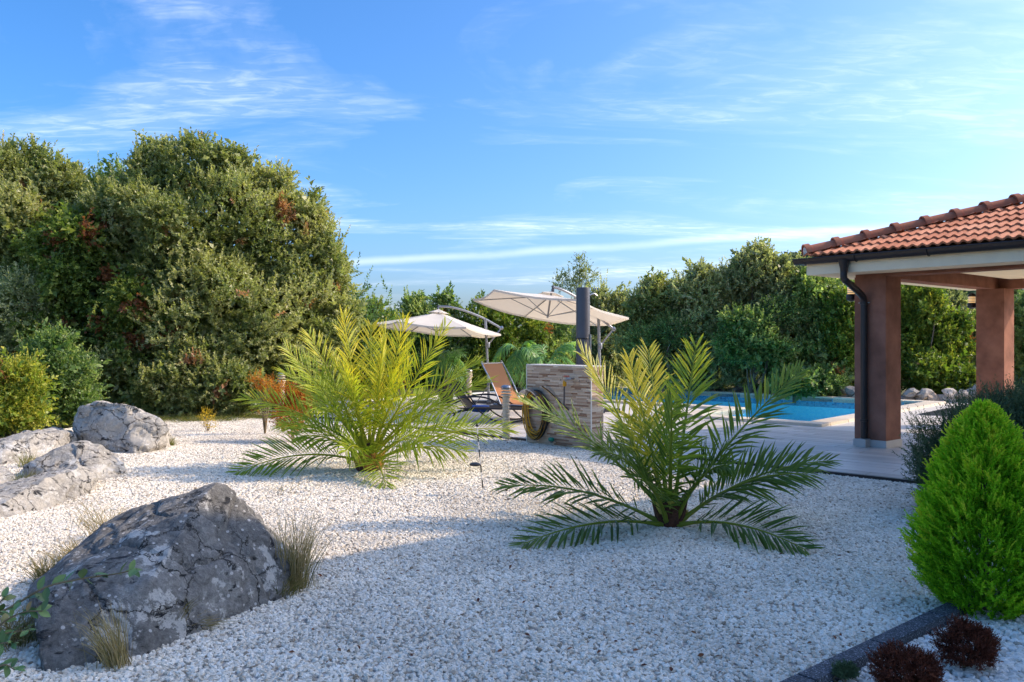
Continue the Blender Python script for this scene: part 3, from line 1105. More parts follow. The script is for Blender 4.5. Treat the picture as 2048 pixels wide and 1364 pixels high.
# ------------------------------------------------------------------ white gravel (geometry nodes, real stones)
def gravel(name, pts, mat, density, smin, smax, seed, label, zoff=.004):
    bm = bmesh.new()
    vs = [bm.verts.new((p[0], p[1], zoff)) for p in pts]
    f = bm.faces.new(vs)
    if f.normal.z < 0: f.normal_flip()
    bmesh.ops.triangulate(bm, faces=bm.faces)
    bm.normal_update()
    for f in bm.faces:
        if f.normal.z < 0: f.normal_flip()
    me = bpy.data.meshes.new(name)
    bm.to_mesh(me); bm.free()
    me.materials.append(mat)
    o = bpy.data.objects.new(name, me)
    col.objects.link(o)
    ng = bpy.data.node_groups.new(name + '_nodes', 'GeometryNodeTree')
    ng.interface.new_socket('Geometry', in_out='INPUT', socket_type='NodeSocketGeometry')
    ng.interface.new_socket('Geometry', in_out='OUTPUT', socket_type='NodeSocketGeometry')
    L = ng.links.new
    gi = N(ng, 'NodeGroupInput'); go = N(ng, 'NodeGroupOutput')
    dp = N(ng, 'GeometryNodeDistributePointsOnFaces')
    dp.inputs['Density'].default_value = density
    dp.inputs['Seed'].default_value = seed
    L(gi.outputs[0], dp.inputs['Mesh'])
    g2i = N(ng, 'GeometryNodeGeometryToInstance')
    for k in range(7):
        ico = N(ng, 'GeometryNodeMeshIcoSphere')
        ico.inputs['Radius'].default_value = 1.0
        ico.inputs['Subdivisions'].default_value = 1 if k % 2 else 2
        sp = N(ng, 'GeometryNodeSetPosition')
        ps = N(ng, 'GeometryNodeInputPosition')
        nz = N(ng, 'ShaderNodeTexNoise'); nz.noise_dimensions = '4D'
        nz.inputs['W'].default_value = k * 3.7 + seed
        nz.inputs['Scale'].default_value = 1.1
        nz.inputs['Detail'].default_value = 1.0
        sub = N(ng, 'ShaderNodeVectorMath', operation='SUBTRACT'); sub.inputs[1].default_value = (.5, .5, .5)
        sc = N(ng, 'ShaderNodeVectorMath', operation='SCALE'); sc.inputs['Scale'].default_value = 1.9
        L(ps.outputs[0], nz.inputs['Vector']); L(nz.outputs['Color'], sub.inputs[0]); L(sub.outputs[0], sc.inputs[0])
        L(ico.outputs['Mesh'], sp.inputs['Geometry']); L(sc.outputs[0], sp.inputs['Offset'])
        tr = N(ng, 'GeometryNodeTransform')
        tr.inputs['Scale'].default_value = ((1, .78, .5), (1, .62, .62), (.9, .9, .55), (1.1, .7, .7), (1, .8, .42), (1.15, .6, .5), (.85, .8, .7))[k]
        L(sp.outputs[0], tr.inputs['Geometry'])
        sm = N(ng, 'GeometryNodeSetMaterial'); sm.inputs['Material'].default_value = mat
        L(tr.outputs[0], sm.inputs['Geometry'])
        L(sm.outputs[0], g2i.inputs[0])
    iop = N(ng, 'GeometryNodeInstanceOnPoints')
    L(dp.outputs['Points'], iop.inputs['Points'])
    L(g2i.outputs[0], iop.inputs['Instance'])
    iop.inputs['Pick Instance'].default_value = True
    ri = N(ng, 'FunctionNodeRandomValue', data_type='INT')
    ri.inputs['Min'].default_value = 0 if False else 0
    for s in ri.inputs:
        if s.name == 'Max' and s.type == 'INT': s.default_value = 6
        if s.name == 'Min' and s.type == 'INT': s.default_value = 0
    io = [s for s in ri.outputs if s.type == 'INT'][0]
    L(io, iop.inputs['Instance Index'])
    rr = N(ng, 'FunctionNodeRandomValue', data_type='FLOAT_VECTOR')
    rr.inputs[0].default_value = (-.5, -.5, 0); rr.inputs[1].default_value = (.5, .5, 6.28)
    rr.inputs['Seed'].default_value = 3
    L(rr.outputs[0], iop.inputs['Rotation'])
    rs = N(ng, 'FunctionNodeRandomValue', data_type='FLOAT')
    fi = [s for s in rs.inputs if s.type == 'VALUE']
    fi[0].default_value = smin; fi[1].default_value = smax
    rs.inputs['Seed'].default_value = 8
    fo = [s for s in rs.outputs if s.type == 'VALUE'][0]
    L(fo, iop.inputs['Scale'])
    L(iop.outputs[0], go.inputs[0])
    md = o.modifiers.new('stones', 'NODES')
    md.node_group = ng
    tag(o, label, 'gravel', kind='stuff')
    return o


def clip_poly(poly, nrm, d):
    """keep the side nrm.p >= d"""
    out = []
    for i in range(len(poly)):
        p, q = poly[i], poly[(i + 1) % len(poly)]
        a = nrm[0] * p[0] + nrm[1] * p[1] - d; b = nrm[0] * q[0] + nrm[1] * q[1] - d
        if a >= 0: out.append(p)
        if a * b < 0:
            s = a / (a - b)
            out.append((p[0] + (q[0] - p[0]) * s, p[1] + (q[1] - p[1]) * s))
    return out


# granite edging runs along K0 + PD*s ; gravel left of it, whiter gravel right of it
K0 = G(1676, 1322, .05)
K0 = Vector((K0.x, K0.y, 0)) - PD * 1.4
kn = (PT.x, PT.y); kd = K0.x * PT.x + K0.y * PT.y
left = clip_poly(gp, (-kn[0], -kn[1]), -kd + .05)
right = clip_poly(gp, kn, kd + .05)
near = clip_poly(left, (0, -1), -7.2); near = clip_poly(near, (0, 1), 2.2)
far = clip_poly(left, (0, 1), 7.2)
gravel('gravel', near, M['pebble'], 4600, .008, .0175, 1, 'white marble gravel covering the near garden bed', .003)
gravel('gravel', far, M['pebble'], 2600, .011, .022, 2, 'white marble gravel in the sunlit garden bed by the terrace', .003)
right = clip_poly(right, (0, -1), -6.5); right = clip_poly(right, (0, 1), 2.2)
gravel('gravel', right, M['pebble_white'], 2600, .011, .026, 4, 'whiter coarse gravel right of the dark edging', .003)

# granite edging blocks
edge = empty('granite_edging', K0)
tag(edge, 'dark speckled granite edging strip in the lower right corner', 'edging')
for k in range(9):
    c = K0 + PD * (.3 + .6 * k - .05) + UP * .018
    MB().box(c, (.592, .09, .062), PD, PT).build('block', M['granite'], edge, bevel=.004)


# ------------------------------------------------------------------ pavilion
C = Vector((4.72, 10.45, 0))              # near corner of the front pillar
PL = C - PT * .41                         # its left front corner


def PV(t, d, z):
    """pavilion frame: t along the front from the pillar's left corner, d inwards"""
    return PL + PT * t + PD * d + UP * z


pav = empty('pavilion', PV(.2, .2, 0))
tag(pav, 'open pavilion with brown pillars and red clay tile hip roof', 'pavilion')
ZB = 2.225
TL = 5.0                                   # length up to the house wall
DD = 4.31
for (t, d) in ((0, 0), (0, DD - .41), (TL - .75, 0), (TL - .75, DD - .41)):
    pil = MB().box(PV(t + .205, d + .205, (ZB + ZT) / 2), (.41, .41, ZB - ZT), PT, PD).build('pillar', M['stucco'], pav)
    MB().box(PV(t + .205, d + .205, ZT + .045), (.436, .436, .09), PT, PD).build('plinth', M['plinth'], pil, bevel=.003)
OH = .43
# beams (front, back, left, right)
ZC = 2.37
MB().box(PV(TL / 2, .14, (ZB + 2.45) / 2), (TL - .02, .27, 2.45 - ZB), PT, PD).build('beam', M['stucco'], pav)
MB().box(PV(TL / 2, DD - .14, (ZB + 2.45) / 2), (TL - .02, .27, 2.45 - ZB), PT, PD).build('beam', M['stucco'], pav)
MB().box(PV(.14, DD / 2, (ZB + 2.448) / 2 + .001), (.27, DD - .57, 2.448 - ZB), PT, PD).build('beam', M['stucco'], pav)
MB().box(PV(TL / 2 + .2, DD / 2, ZC + .02), (TL - .5, DD - .57, .04), PT, PD).build('ceiling', M['cream'], pav)
# eaves box
for (t0, t1, d0, d1) in ((-OH, TL, -OH, -.004), (-OH, TL, DD + .004, DD + OH), (-OH, -.004, -.002, DD + .002)):
    MB().box(PV((t0 + t1) / 2, (d0 + d1) / 2, 2.36), (t1 - t0, d1 - d0, .20), PT, PD).build('eaves', M['cream'], pav)

ZE = 2.485; SL = .334                      # roof plane height at the eave line and its slope
EO = OH + .05
cs = 1 / math.sqrt(1 + SL * SL); sn = SL * cs
RD = (DD + 2 * EO) / 2                     # ridge distance from the eave


def RF(t, d, lift=0.0):
    """point on the front roof plane: t from the roof corner, d inwards from the eave"""
    return PV(-EO + t, -EO + d, ZE + d * SL + lift)


roof = empty('roof', RF(2, 1)); adopt(roof, pav)
LT = TL + EO
mb = MB()
for a in ((RF(0, 0, -.03), RF(LT, 0, -.03), RF(LT, RD, -.03), RF(RD, RD, -.03)),):
    mb.add(a, [(0, 1, 2, 3)])
bk = lambda t, d: PV(-EO + t, DD + EO - d, ZE + d * SL - .03)
mb.add((bk(0, 0), bk(LT, 0), bk(LT, RD), bk(RD, RD)), [(0, 1, 2, 3)])
sdv = lambda d, s: PV(-EO + d, -EO + s, ZE + d * SL - .03)
mb.add((sdv(0, 0), sdv(RD, RD), sdv(0, 2 * RD)), [(0, 1, 2)])
mb.build('roof_deck', M['mortar'], roof)

TW, TX = .225, .33                          # tile cover width and exposed length
NSEG = 12


def tile_mesh():
    v = []; f = []
    TLn = .40
    for j, (y, dz) in enumerate(((0, .034), (TLn, .004))):
        for i in range(NSEG + 1):
            x = TW * i / NSEG * 1.03 - .003
            ph = (x / (TW / 2)) * 2 * math.pi
            z = dz + .031 * (1 - math.cos(ph)) * .5 + (.004 if i == 0 else 0)
            v.append((x, y, z))
    n = NSEG + 1
    for i in range(n):
        x, y, z = v[i]
        v.append((x, y + .004, z - .026))
    for i in range(NSEG):
        f.append((i, i + 1, n + i + 1, n + i))
        f.append((2 * n + i, 2 * n + i + 1, i + 1, i))
    me = bpy.data.meshes.new('tile')
    me.from_pydata(v, [], f)
    for p in me.polygons: p.use_smooth = False
    me.materials.append(M['tile'])
    return me


TM = tile_mesh()
X3 = PT; Y3 = (PD * cs + UP * sn).normalized(); Z3 = X3.cross(Y3).normalized()
if Z3.z < 0: Z3 = -Z3
rot = Matrix((X3, Y3, Z3)).transposed()
rows = int(RD / cs / TX) + 1
for r in range(rows):
    d = r * TX * cs - .03
    ncol = int(LT / TW) + 1
    for cidx in range(ncol):
        t = cidx * TW + .05
        if t + TW > LT: continue
        if t + TW < d + .02: continue
        jit = random.uniform(-.003, .003)
        mat4 = Matrix.Translation(RF(t + jit, d, random.uniform(0, .003))) @ (rot @ Matrix.Rotation(random.gauss(0, .006), 3, 'Z')).to_4x4()
        o = None
        if t < d + .42:                     # crosses the hip: cut along it
            bm = bmesh.new(); bm.from_mesh(TM); bm.transform(mat4)
            hn = (PT - PD).normalized()
            bmesh.ops.bisect_plane(bm, geom=bm.verts[:] + bm.edges[:] + bm.faces[:], plane_co=RF(.05, 0), plane_no=-hn, clear_outer=True)
            if not bm.faces:
                bm.free(); continue
            me = bpy.data.meshes.new('tile'); bm.to_mesh(me); bm.free(); me.materials.append(M['tile'])
            link_mesh('tile', me, None, roof)
        else:
            o = bpy.data.objects.new('tile', TM)
            o.matrix_world = mat4
            col.objects.link(o); o.parent = roof
            o.matrix_parent_inverse = world_matrix(roof).inverted()

# side and back slopes, out of sight: joined courses
mb = MB()
for side in (0, 1):
    for r in range(rows):
        d0 = r * TX * cs; d1 = min(d0 + TX * cs + .03, RD)
        lo, hi = (d0 + .1, (2 * RD if side == 0 else LT) - (d0 + .1 if side == 0 else 0))
        s = lo
        while s + .113 < hi:
            pts = []
            for (d, lf) in ((d0, .034), (d1, .004)):
                for q, hgt in ((0, 0), (.056, .02), (.113, 0)):
                    if side == 0:
                        pts.append(PV(-EO + d, -EO + s + q, ZE + d * SL + lf + hgt))
                    else:
                        pts.append(PV(-EO + s + q, DD + EO - d, ZE + d * SL + lf + hgt))
            mb.add(pts, [(0, 1, 4, 3), (1, 2, 5, 4)])
            s += .113
st = mb.build('far_side_tiles', M['tile'], roof); st['kind'] = 'stuff'

# hip caps and ridge caps
hipdir = (RF(1, 1) - RF(0, 0)).normalized()


def cap_mesh():
    mb = MB()
    n = 10
    for (x0, x1, r0, r1, m) in ((.0, .40, .108, .100, 0), (-.015, .055, .140, .136, 0)):
        vs = []
        for x, rr in ((x0, r0), (x1, r1)):
            for k in range(n + 1):
                a = math.pi * k / n
                vs.append((x, math.cos(a) * rr, math.sin(a) * rr * .92 + .004))
        for x, rr in ((x0, r0 - .016), (x1, r1 - .016)):
            for k in range(n + 1):
                a = math.pi * k / n
                vs.append((x, math.cos(a) * rr, math.sin(a) * rr * .92))
        q = n + 1
        fs = []
        for k in range(n):
            fs.append((k, k + 1, q + k + 1, q + k))
            fs.append((2 * q + k, 2 * q + k + 1, k + 1, k))
            fs.append((q + k, q + k + 1, 3 * q + k + 1, 3 * q + k))
        mb.add(vs, fs)
    return mb.mesh('hip_cap', smooth=True)


CM = cap_mesh(); CM.materials.append(M['cap'])
try: CM.set_sharp_from_angle(angle=R(35))
except Exception: pass


def caps(start, direction, count, step=.382):
    Xc = direction.normalized(); Yc = UP.cross(Xc).normalized(); Zc = Xc.cross(Yc)
    rm = Matrix((Xc, Yc, Zc)).transposed()
    for k in range(count):
        o = bpy.data.objects.new('hip_cap', CM)
        o.matrix_world = Matrix.Translation(start + Xc * (k * step) + Zc * random.uniform(-.003, .003)) @ (rm @ Matrix.Rotation(random.gauss(0, .01), 3, 'Z')).to_4x4()
        col.objects.link(o); o.parent = roof
        o.matrix_parent_inverse = world_matrix(roof).inverted()


hl = (RF(RD, RD) - RF(.04, .04)).length
caps(RF(.045, .045, .035), hipdir, int(hl / .382))
caps(RF(RD, RD, .05), PT, int((LT - RD) / .382))
bh = PV(-EO + RD, -EO + RD, ZE + RD * SL) - PV(-EO + .05, DD + EO - .05, ZE + .05 * SL)
caps(PV(-EO + .05, DD + EO - .05, ZE + .05 * SL + .035), bh, int(hl / .382))
Xc = hipdir; Yc = UP.cross(Xc).normalized()
mb = MB()
q0 = RF(.045, .045, .033) - Xc * .006
mb.add([q0 + Yc * (math.cos(math.pi * k / 10) * .10) + Xc.cross(Yc) * (math.sin(math.pi * k / 10) * .092) for k in range(11)], [tuple(range(11))])
mb.build('end_plug', M['mortar'], roof)

# gutter: half round trough with lip, brackets, downpipe
GR = .062
gz = 2.462


def gutter_run(p0, p1, outward, name='gutter'):
    mb = MB()
    n = 10
    d = (p1 - p0).normalized()
    prof = []
    for k in range(n + 1):
        a = math.pi * k / n
        prof.append((math.cos(a) * GR, -math.sin(a) * GR * 1.15))
    prof = [(GR + .006, .008), (GR + .012, 0)] + prof + [(-GR, .012)]
    inner = [(x * .93, z * .93 + .002) for (x, z) in reversed(prof)]
    ring = prof + inner
    vs = []
    for p in (p0, p1):
        for (x, z) in ring:
            vs.append(p + outward * x + UP * z)
    m_ = len(ring)
    fs = [(k, (k + 1) % m_, m_ + (k + 1) % m_, m_ + k) for k in range(m_)]
    mb.add(vs, fs)
    # end plate
    mb.add([p0 + outward * x + UP * z for (x, z) in prof], [tuple(range(len(prof)))])
    return mb.build(name, M['gutter'], pav, smooth=True)


gc = -OH - GR - .004
gA = PV(gc - .06, gc, gz); gB = PV(TL, gc, gz)
gut = gutter_run(gA, gB, -PD)
gutter_run(PV(gc, DD + OH, gz - .001), PV(gc, -OH - .02, gz - .001), -PT)
for tt_ in (.28, 1.15, 2.35, 3.6):
    pts = []
    for k in range(13):
        a = math.pi * k / 12
        pts.append(PV(tt_, gc, gz) - PD * (math.cos(a) * (GR + .006)) + UP * (-math.sin(a) * (GR * 1.15 + .006)))
    mb = MB().tube(pts, .007, 6)
    mb.build('bracket', M['gutter'], gut)
for tt_ in (.02,):
    pts = [PV(-.40, gc, gz) - PD * (math.cos(math.pi * k / 12) * (GR + .002)) + UP * (-math.sin(math.pi * k / 12) * (GR * 1.15 + .002)) for k in range(13)]
    MB().tube(pts, .003, 4).build('joint', M['gutter'], gut)

tdp = .155                                  # downpipe stands on the pillar's front face
ox = .035
outl = PV(tdp - ox, gc, gz - .06)
dp = MB()
dp.lathe(outl - UP * .15, [(.044, 0), (.047, .05), (.066, .13), (.07, .165)], 14)
pth = smoothpath([outl - UP * .13, outl - UP * .22, PV(tdp - .01, gc + .05, gz - .33), PV(tdp, -.13, gz - .47), PV(tdp, -.062, gz - .56), PV(tdp, -.056, gz - .66), PV(tdp, -.056, 1.2), PV(tdp, -.056, ZT + .11)], 6)
dp.tube(pth, .043, 14)
dpo = dp.build('downpipe', M['gutter'], pav, smooth=True)
for z in (1.87, .37):
    MB().lathe(PV(tdp, -.056, z), [(.044, 0), (.051, .002), (.051, .028), (.044, .03)], 14).build('pipe_clip', M['gutter'], dpo, smooth=True)
MB().lathe(PV(tdp, -.056, 1.89), [(.006, -.075), (.006, .075)], 6, axis=PT).build('clip_screw', M['greymetal'], dpo)
MB().box(PV(tdp, -.075, ZT + .052), (.125, .13, .104), PT, PD).build('pipe_foot', M['plinth'], dpo, bevel=.003)

# wall lanterns on the pillars' outer sides
for (d, lab) in ((0, 'round black wall lantern with amber glass behind the downpipe pillar'), (DD - .41, 'round black wall lantern with amber glass on the rear pillar')):
    c = PV(-.125, d + .16, 1.945)
    lo = empty('wall_lantern', c); tag(lo, lab, 'lantern', 'wall lanterns on the pavilion pillars')
    MB().lathe(c, [(.03, -.02), (.062, 0), (.066, .02), (.066, .065), (.058, .075)], 16).build('base', M['black'], lo, smooth=True)
    MB().lathe(c, [(.050, .075), (.052, .10), (.052, .165), (.048, .18)], 16).build('glass', M['amber'], lo, smooth=True)
    MB().lathe(c, [(.060, .18), (.060, .195), (.045, .225), (.012, .240)], 16).build('cap', M['black'], lo, smooth=True)
    cage = MB()
    for k in range(4):
        cage.lathe(c, [(.053, .092 + k * .024), (.057, .095 + k * .024), (.057, .099 + k * .024), (.053, .102 + k * .024)], 16)
    cage.build('cage', M['greymetal'], lo)
    MB().box(c + PT * .065 + UP * .03, (.13, .04, .05), PT, PD).build('bracket', M['black'], lo)

# the house beyond the right edge of the picture: its shadow falls over the near garden
hs = empty('house', PV(8, 0, 0))
tag(hs, 'cream rendered two storey house right of the pavilion', 'house')
HT0, HD0, HD1, HH = TL + .02, -3.6, 3.5, 5.5
MB().box(PV(HT0 + 4.0, (HD0 + HD1) / 2, HH / 2), (8.0, HD1 - HD0, HH), PT, PD).build('wall', M['cream'], hs)
mb = MB()
ov = .35
q = [PV(HT0 - ov * .2, HD0 - ov, HH), PV(HT0 + 8 + ov, HD0 - ov, HH), PV(HT0 + 8 + ov, HD1 + ov, HH), PV(HT0 - ov * .2, HD1 + ov, HH)]
q2 = [p + UP * .15 for p in q]
ap0 = PV(HT0 + 3.6, .3, HH + 1.1); ap1 = PV(HT0 + 5.2, .3, HH + 1.1)
mb.add(q + q2 + [ap0, ap1], [(3, 2, 1, 0), (0, 1, 5, 4), (1, 2, 6, 5), (2, 3, 7, 6), (3, 0, 4, 7), (4, 5, 9, 8), (5, 6, 9), (6, 7, 8, 9), (7, 4, 8)])
mb.build('roof', M['tile'], hs)
for (d, z) in ((-1.6, 1.5), (-1.6, 4.3)):
    wn = MB().box(PV(HT0 - .01, d, z), (.06, 1.2, 1.2), PT, PD).build('window', M['white_paint'], hs)
    MB().box(PV(HT0 - .045, d, z), (.02, 1.0, 1.0), PT, PD).build('pane', M['gutter'], wn)


# ------------------------------------------------------------------ boulders
def rock(name, label, pts, mat, seed, h=.05, amp=.05, round_=3, strata=None, low=.55):
    bm = bmesh.new()
    cen = sum((Vector(p) for p in pts), Vector()) / len(pts)
    base = Vector((cen.x, cen.y, 0))
    for p in pts:
        bm.verts.new(Vector(p) - base)
    for p in pts:                           # sunk into the ground
        if p[2] < .02:
            bm.verts.new((Vector(p) - base) * 1.0 + Vector((0, 0, -.12)))
    r = bmesh.ops.convex_hull(bm, input=bm.verts)
    junk = [v for v in bm.verts if not v.link_faces]
    bmesh.ops.delete(bm, geom=junk, context='VERTS')
    for it in range(9):
        lim = max(h, .3 * (.62 ** it))
        ed = [e for e in bm.edges if e.calc_length() > lim]
        if not ed: continue
        bmesh.ops.subdivide_edges(bm, edges=ed, cuts=1)
        bmesh.ops.triangulate(bm, faces=[f for f in bm.faces if len(f.verts) > 3])
        if it < round_:
            bmesh.ops.smooth_vert(bm, verts=bm.verts, factor=.35, use_axis_x=True, use_axis_y=True, use_axis_z=True)
    bm.normal_update()
    off = seed * 7.31
    for v in bm.verts:
        p = v.co
        q = p + Vector((off, off * .3, 0))
        d = mnoise.fractal(q * 1.7, 1.0, 2.0, 4) * amp * low
        d += (abs(mnoise.noise(q * 4.2)) - .25) * amp * .7
        d += mnoise.fractal(q * 8, .8, 2.1, 5) * amp * .42
        d -= max(0, mnoise.noise(q * 13) - .28) * amp * 1.1
        cr = mnoise.noise(q * 2.3 + Vector((9, 4, 2)))
        d -= max(0, .045 - abs(cr)) / .045 * amp * .55
        if strata is not None:
            w_ = p.dot(strata) * 14 + mnoise.noise(q * 2.0) * 3
            d += (abs((w_ / 2) % 1 - .5) - .25) * amp * .55
        v.co = p + v.normal * d
    me = bpy.data.meshes.new(name)
    bm.to_mesh(me); bm.free()
    for f in me.polygons: f.use_smooth = True
    try: me.set_sharp_from_angle(angle=R(38))
    except Exception: pass
    o = link_mesh(name, me, M[mat])
    o.location = base
    tag(o, label, 'boulder', 'limestone boulders in the gravel')
    return o


g0 = lambda x, y: G(x, y)
rock('boulder', 'large dark grey boulder with white lichen in the left foreground',
     [g0(578, 1192), g0(420, 1246), g0(316, 1272), g0(280, 1316), g0(97, 1345), at(68, 1262, 3.6), at(75, 1204, 3.72), at(300, 1162, 3.86), at(319, 1136, 3.95),
      at(338, 1098, 4.05), at(387, 1020, 4.36), at(436, 962, 4.66), at(467, 981, 4.7), at(503, 1027, 4.72), at(548, 1091, 4.7), at(578, 1130, 4.64), at(425, 966, 5.0), g0(605, 1118), g0(420, 1070),
      at(193, 1052, 4.75), at(290, 1010, 4.9), at(370, 981, 4.95), at(108, 1130, 4.35), g0(60, 1175)],
     'rock_grey', 1, .022, .034, 0, Vector((.55, -.3, .75)), .35)
rock('boulder', 'tall pale boulder furthest back beside the dark bushes',
     [g0(165, 897), g0(270, 909), g0(335, 899), g0(346, 882), at(144, 850, 10.6), at(156, 813, 10.6), at(215, 804, 10.5), at(252, 811, 10.45), at(320, 838, 10.5),
      at(338, 860, 10.5), at(170, 815, 11.5), at(300, 835, 11.4), g0(160, 866), g0(330, 866)], 'rock_warm', 2, .038, .06, 0)
rock('boulder', 'low rounded pale boulder left of the tall one',
     [g0(-10, 934), g0(90, 918), g0(165, 899), at(163, 874, 10.7), at(142, 858, 10.35), at(80, 862, 9.95), at(30, 880, 9.6), at(-50, 905, 9.3), at(100, 854, 10.9), g0(150, 878), at(-60, 890, 10), g0(-70, 925)],
     'rock_warm', 3, .04, .05, 1)
rock('boulder', 'long pale boulder with a dark hollow, in front of the rounded one',
     [g0(60, 962), g0(110, 968), g0(190, 966), g0(247, 954), at(247, 934, 8.62), at(236, 912, 8.7), at(200, 889, 8.58), at(160, 886, 8.5), at(110, 902, 8.4), at(60, 924, 8.3), at(160, 884, 9.2), g0(240, 930), g0(40, 945)],
     'rock_warm', 4, .036, .055, 0)
rock('boulder', 'long low slab-like boulder nearest the left picture edge',
     [g0(0, 1039), g0(100, 1016), g0(187, 990), at(189, 955, 7.62), at(158, 932, 7.62), at(100, 952, 7.15), at(60, 970, 6.98), at(0, 993, 6.75), at(150, 928, 8.2), g0(190, 958), at(-90, 1012, 6.5), g0(-90, 1062), at(-60, 985, 7.3)],
     'rock_warm', 5, .033, .045, 0)
rock('boulder', 'small pale boulder cut off by the left edge',
     [at(-60, 930, 8.0), at(15, 930, 8.0), g0(52, 974), g0(-60, 990), at(40, 950, 7.95), at(0, 928, 8.5), g0(-60, 958)], 'rock_warm', 6, .045, .04, 1)


# dry stone walls beyond the pool
def stone_wall(label, px0, px1, py, hpx, seed, stops, mats):
    g = random.Random(seed)
    a = G(px0, py); b = G(px1, py + 4)
    o = empty('dry_stone_wall', (a + b) / 2)
    tag(o, label, 'stone wall')
    L = (b - a).length; d = (b - a).normalized(); nrm = Vector((-d.y, d.x, 0))
    s_ = a.y / FPX
    H = hpx * s_
    meshes = []
    for k in range(5):
        bm = bmesh.new()
        bmesh.ops.create_icosphere(bm, subdivisions=2, radius=1)
        for v in bm.verts:
            v.co *= 1 + .55 * mnoise.noise(v.co * 1.3 + Vector((k * 5 + seed, 0, 0)))
        me = bpy.data.meshes.new('stone'); bm.to_mesh(me); bm.free()
        me.materials.append(mats); meshes.append(me)
    z = 0.0
    while z < H:
        s = g.uniform(0, .1)
        r = 0
        while s < L:
            r = g.uniform(.10, .19)
            if z == 0 or g.random() > .22:
                st = bpy.data.objects.new('stone', g.choice(meshes))
                st.location = a + d * (s + r) + nrm * g.uniform(-.08, .08) + UP * (z + r * .45)
                st.scale = (r * 1.25, r * g.uniform(.8, 1.1), r * g.uniform(.55, .85))
                st.rotation_euler = (g.gauss(0, .25), g.gauss(0, .25), g.uniform(0, 6.28))
                col.objects.link(st); adopt(st, o)
            s += r * 1.75
        z += .16
    return o


M['wall_stone'] = m_object_random('wall_stone', [(0, (.20, .19, .18)), (.45, (.36, .33, .29)), (.7, (.42, .36, .29)), (.85, (.45, .26, .13)), (1, (.5, .47, .42))], .9, .2, .8, 4, .3)
M['wall_stone_dark'] = m_object_random('dark_wall_stone', [(0, (.13, .13, .13)), (1, (.30, .29, .27))], .9, .2, .8, 4, .3)
stone_wall('low dry stone wall behind the pool right of the front pillar', 1800, 1975, 805, 24, 3, None, M['wall_stone'])
stone_wall('short stretch of grey dry stone wall behind the pool left of the front pillar', 1684, 1716, 799, 17, 4, None, M['wall_stone'])
stone_wall('heap of dark grey stones under the trees behind the pool', 1410, 1530, 786, 18, 5, None, M['wall_stone_dark'])


# ------------------------------------------------------------------ big trees on the left
tree('holm_oak', 'big broad holm oak with uneven crown, tallest tree on the left', 'tree', 430, 17.0,
     [(415, 470, 185, 140, 0), (570, 520, 115, 120, .3), (470, 650, 205, 140, -.2), (300, 500, 105, 125, -.4), (605, 640, 95, 110, .2), (392, 350, 88, 58, 0),
      (360, 740, 150, 95, -.6), (560, 740, 110, 85, 0), (500, 410, 80, 70, .2), (310, 330, 44, 40, -.1), (462, 345, 40, 40, -.2), (548, 385, 45, 52, .1), (628, 470, 42, 60, .2), (668, 560, 36, 55, .2)],
     'leaf_oak', 15500, 15, .074, .56, 21, r0=.16, spray=(.16, .32), tint=(.68, .2), dry=.02, lump=.20, shoots=170, shoot_len=(.3, .75), up=.3)
tree('holm_oak', 'tall leafy holm oak cut off by the left edge', 'tree', 10, 17.2,
     [(10, 430, 150, 120, 0), (-60, 380, 120, 105, .2), (60, 500, 130, 130, -.2), (60, 620, 130, 120, -.4), (40, 345, 70, 55, 0), (110, 400, 70, 60, -.2)],
     'leaf_oak', 7500, 15, .074, .56, 22, r0=.14, spray=(.16, .32), tint=(.68, .2), dry=.04, lump=.2, shoots=90, shoot_len=(.3, .7))
tree('evergreen_tree', 'darker evergreen tree between the two holm oaks', 'tree', 205, 18.0,
     [(195, 450, 80, 75, 0), (215, 560, 110, 120, 0), (170, 400, 50, 42, 0), (245, 400, 50, 50, 0), (200, 700, 120, 100, .2)],
     'leaf_dark', 3200, 16, .075, .46, 23, r0=.10, tint=(.55, .2), lump=.2, shoots=50)
tree('climbing_creeper', 'bright green creeper with red leaves hanging over the left trees', 'creeper', 190, 16.0,
     [(150, 520, 95, 85, 0), (230, 600, 100, 80, 0), (120, 640, 95, 85, -.1), (280, 690, 95, 62, 0), (60, 720, 90, 70, 0), (330, 610, 60, 60, .2)],
     'leaf_green', 4000, 15, .075, .74, 24, r0=.05, spray=(.2, .4), tint=(.66, .22), dry=.10, lump=.22, shoots=25, shoot_len=(.3, .5), up=-.15)
tree('evergreen_bush', 'pale grey-green bush at the left edge above the yellow bush', 'bush', 40, 15.4,
     [(20, 620, 75, 65, 0), (60, 690, 65, 55, 0)], 'leaf_grey', 800, 16, .06, .45, 25, r0=.04, tint=(.7, .2), lump=.22, shoots=25)
tree('evergreen_bush', 'leafy green bush at the foot of the big holm oak', 'bush', 370, 15.2,
     [(345, 770, 62, 45, 0), (420, 760, 75, 60, .1), (480, 790, 60, 38, .2), (300, 790, 40, 30, .1)], 'leaf_oak', 1300, 15, .066, .6, 26, r0=.03, spray=(.14, .3), tint=(.62, .25), dry=.05, lump=.25, shoots=20, shoot_len=(.2, .4))
tree('evergreen_bush', 'dark glossy bush behind the tall pale boulder', 'bush', 150, 13.6,
     [(130, 770, 60, 58, 0), (95, 730, 50, 55, 0), (160, 810, 40, 32, 0)], 'leaf_dark', 900, 16, .055, .6, 27, r0=.03, tint=(.6, .25), lump=.2, shoots=15, shoot_len=(.2, .4))
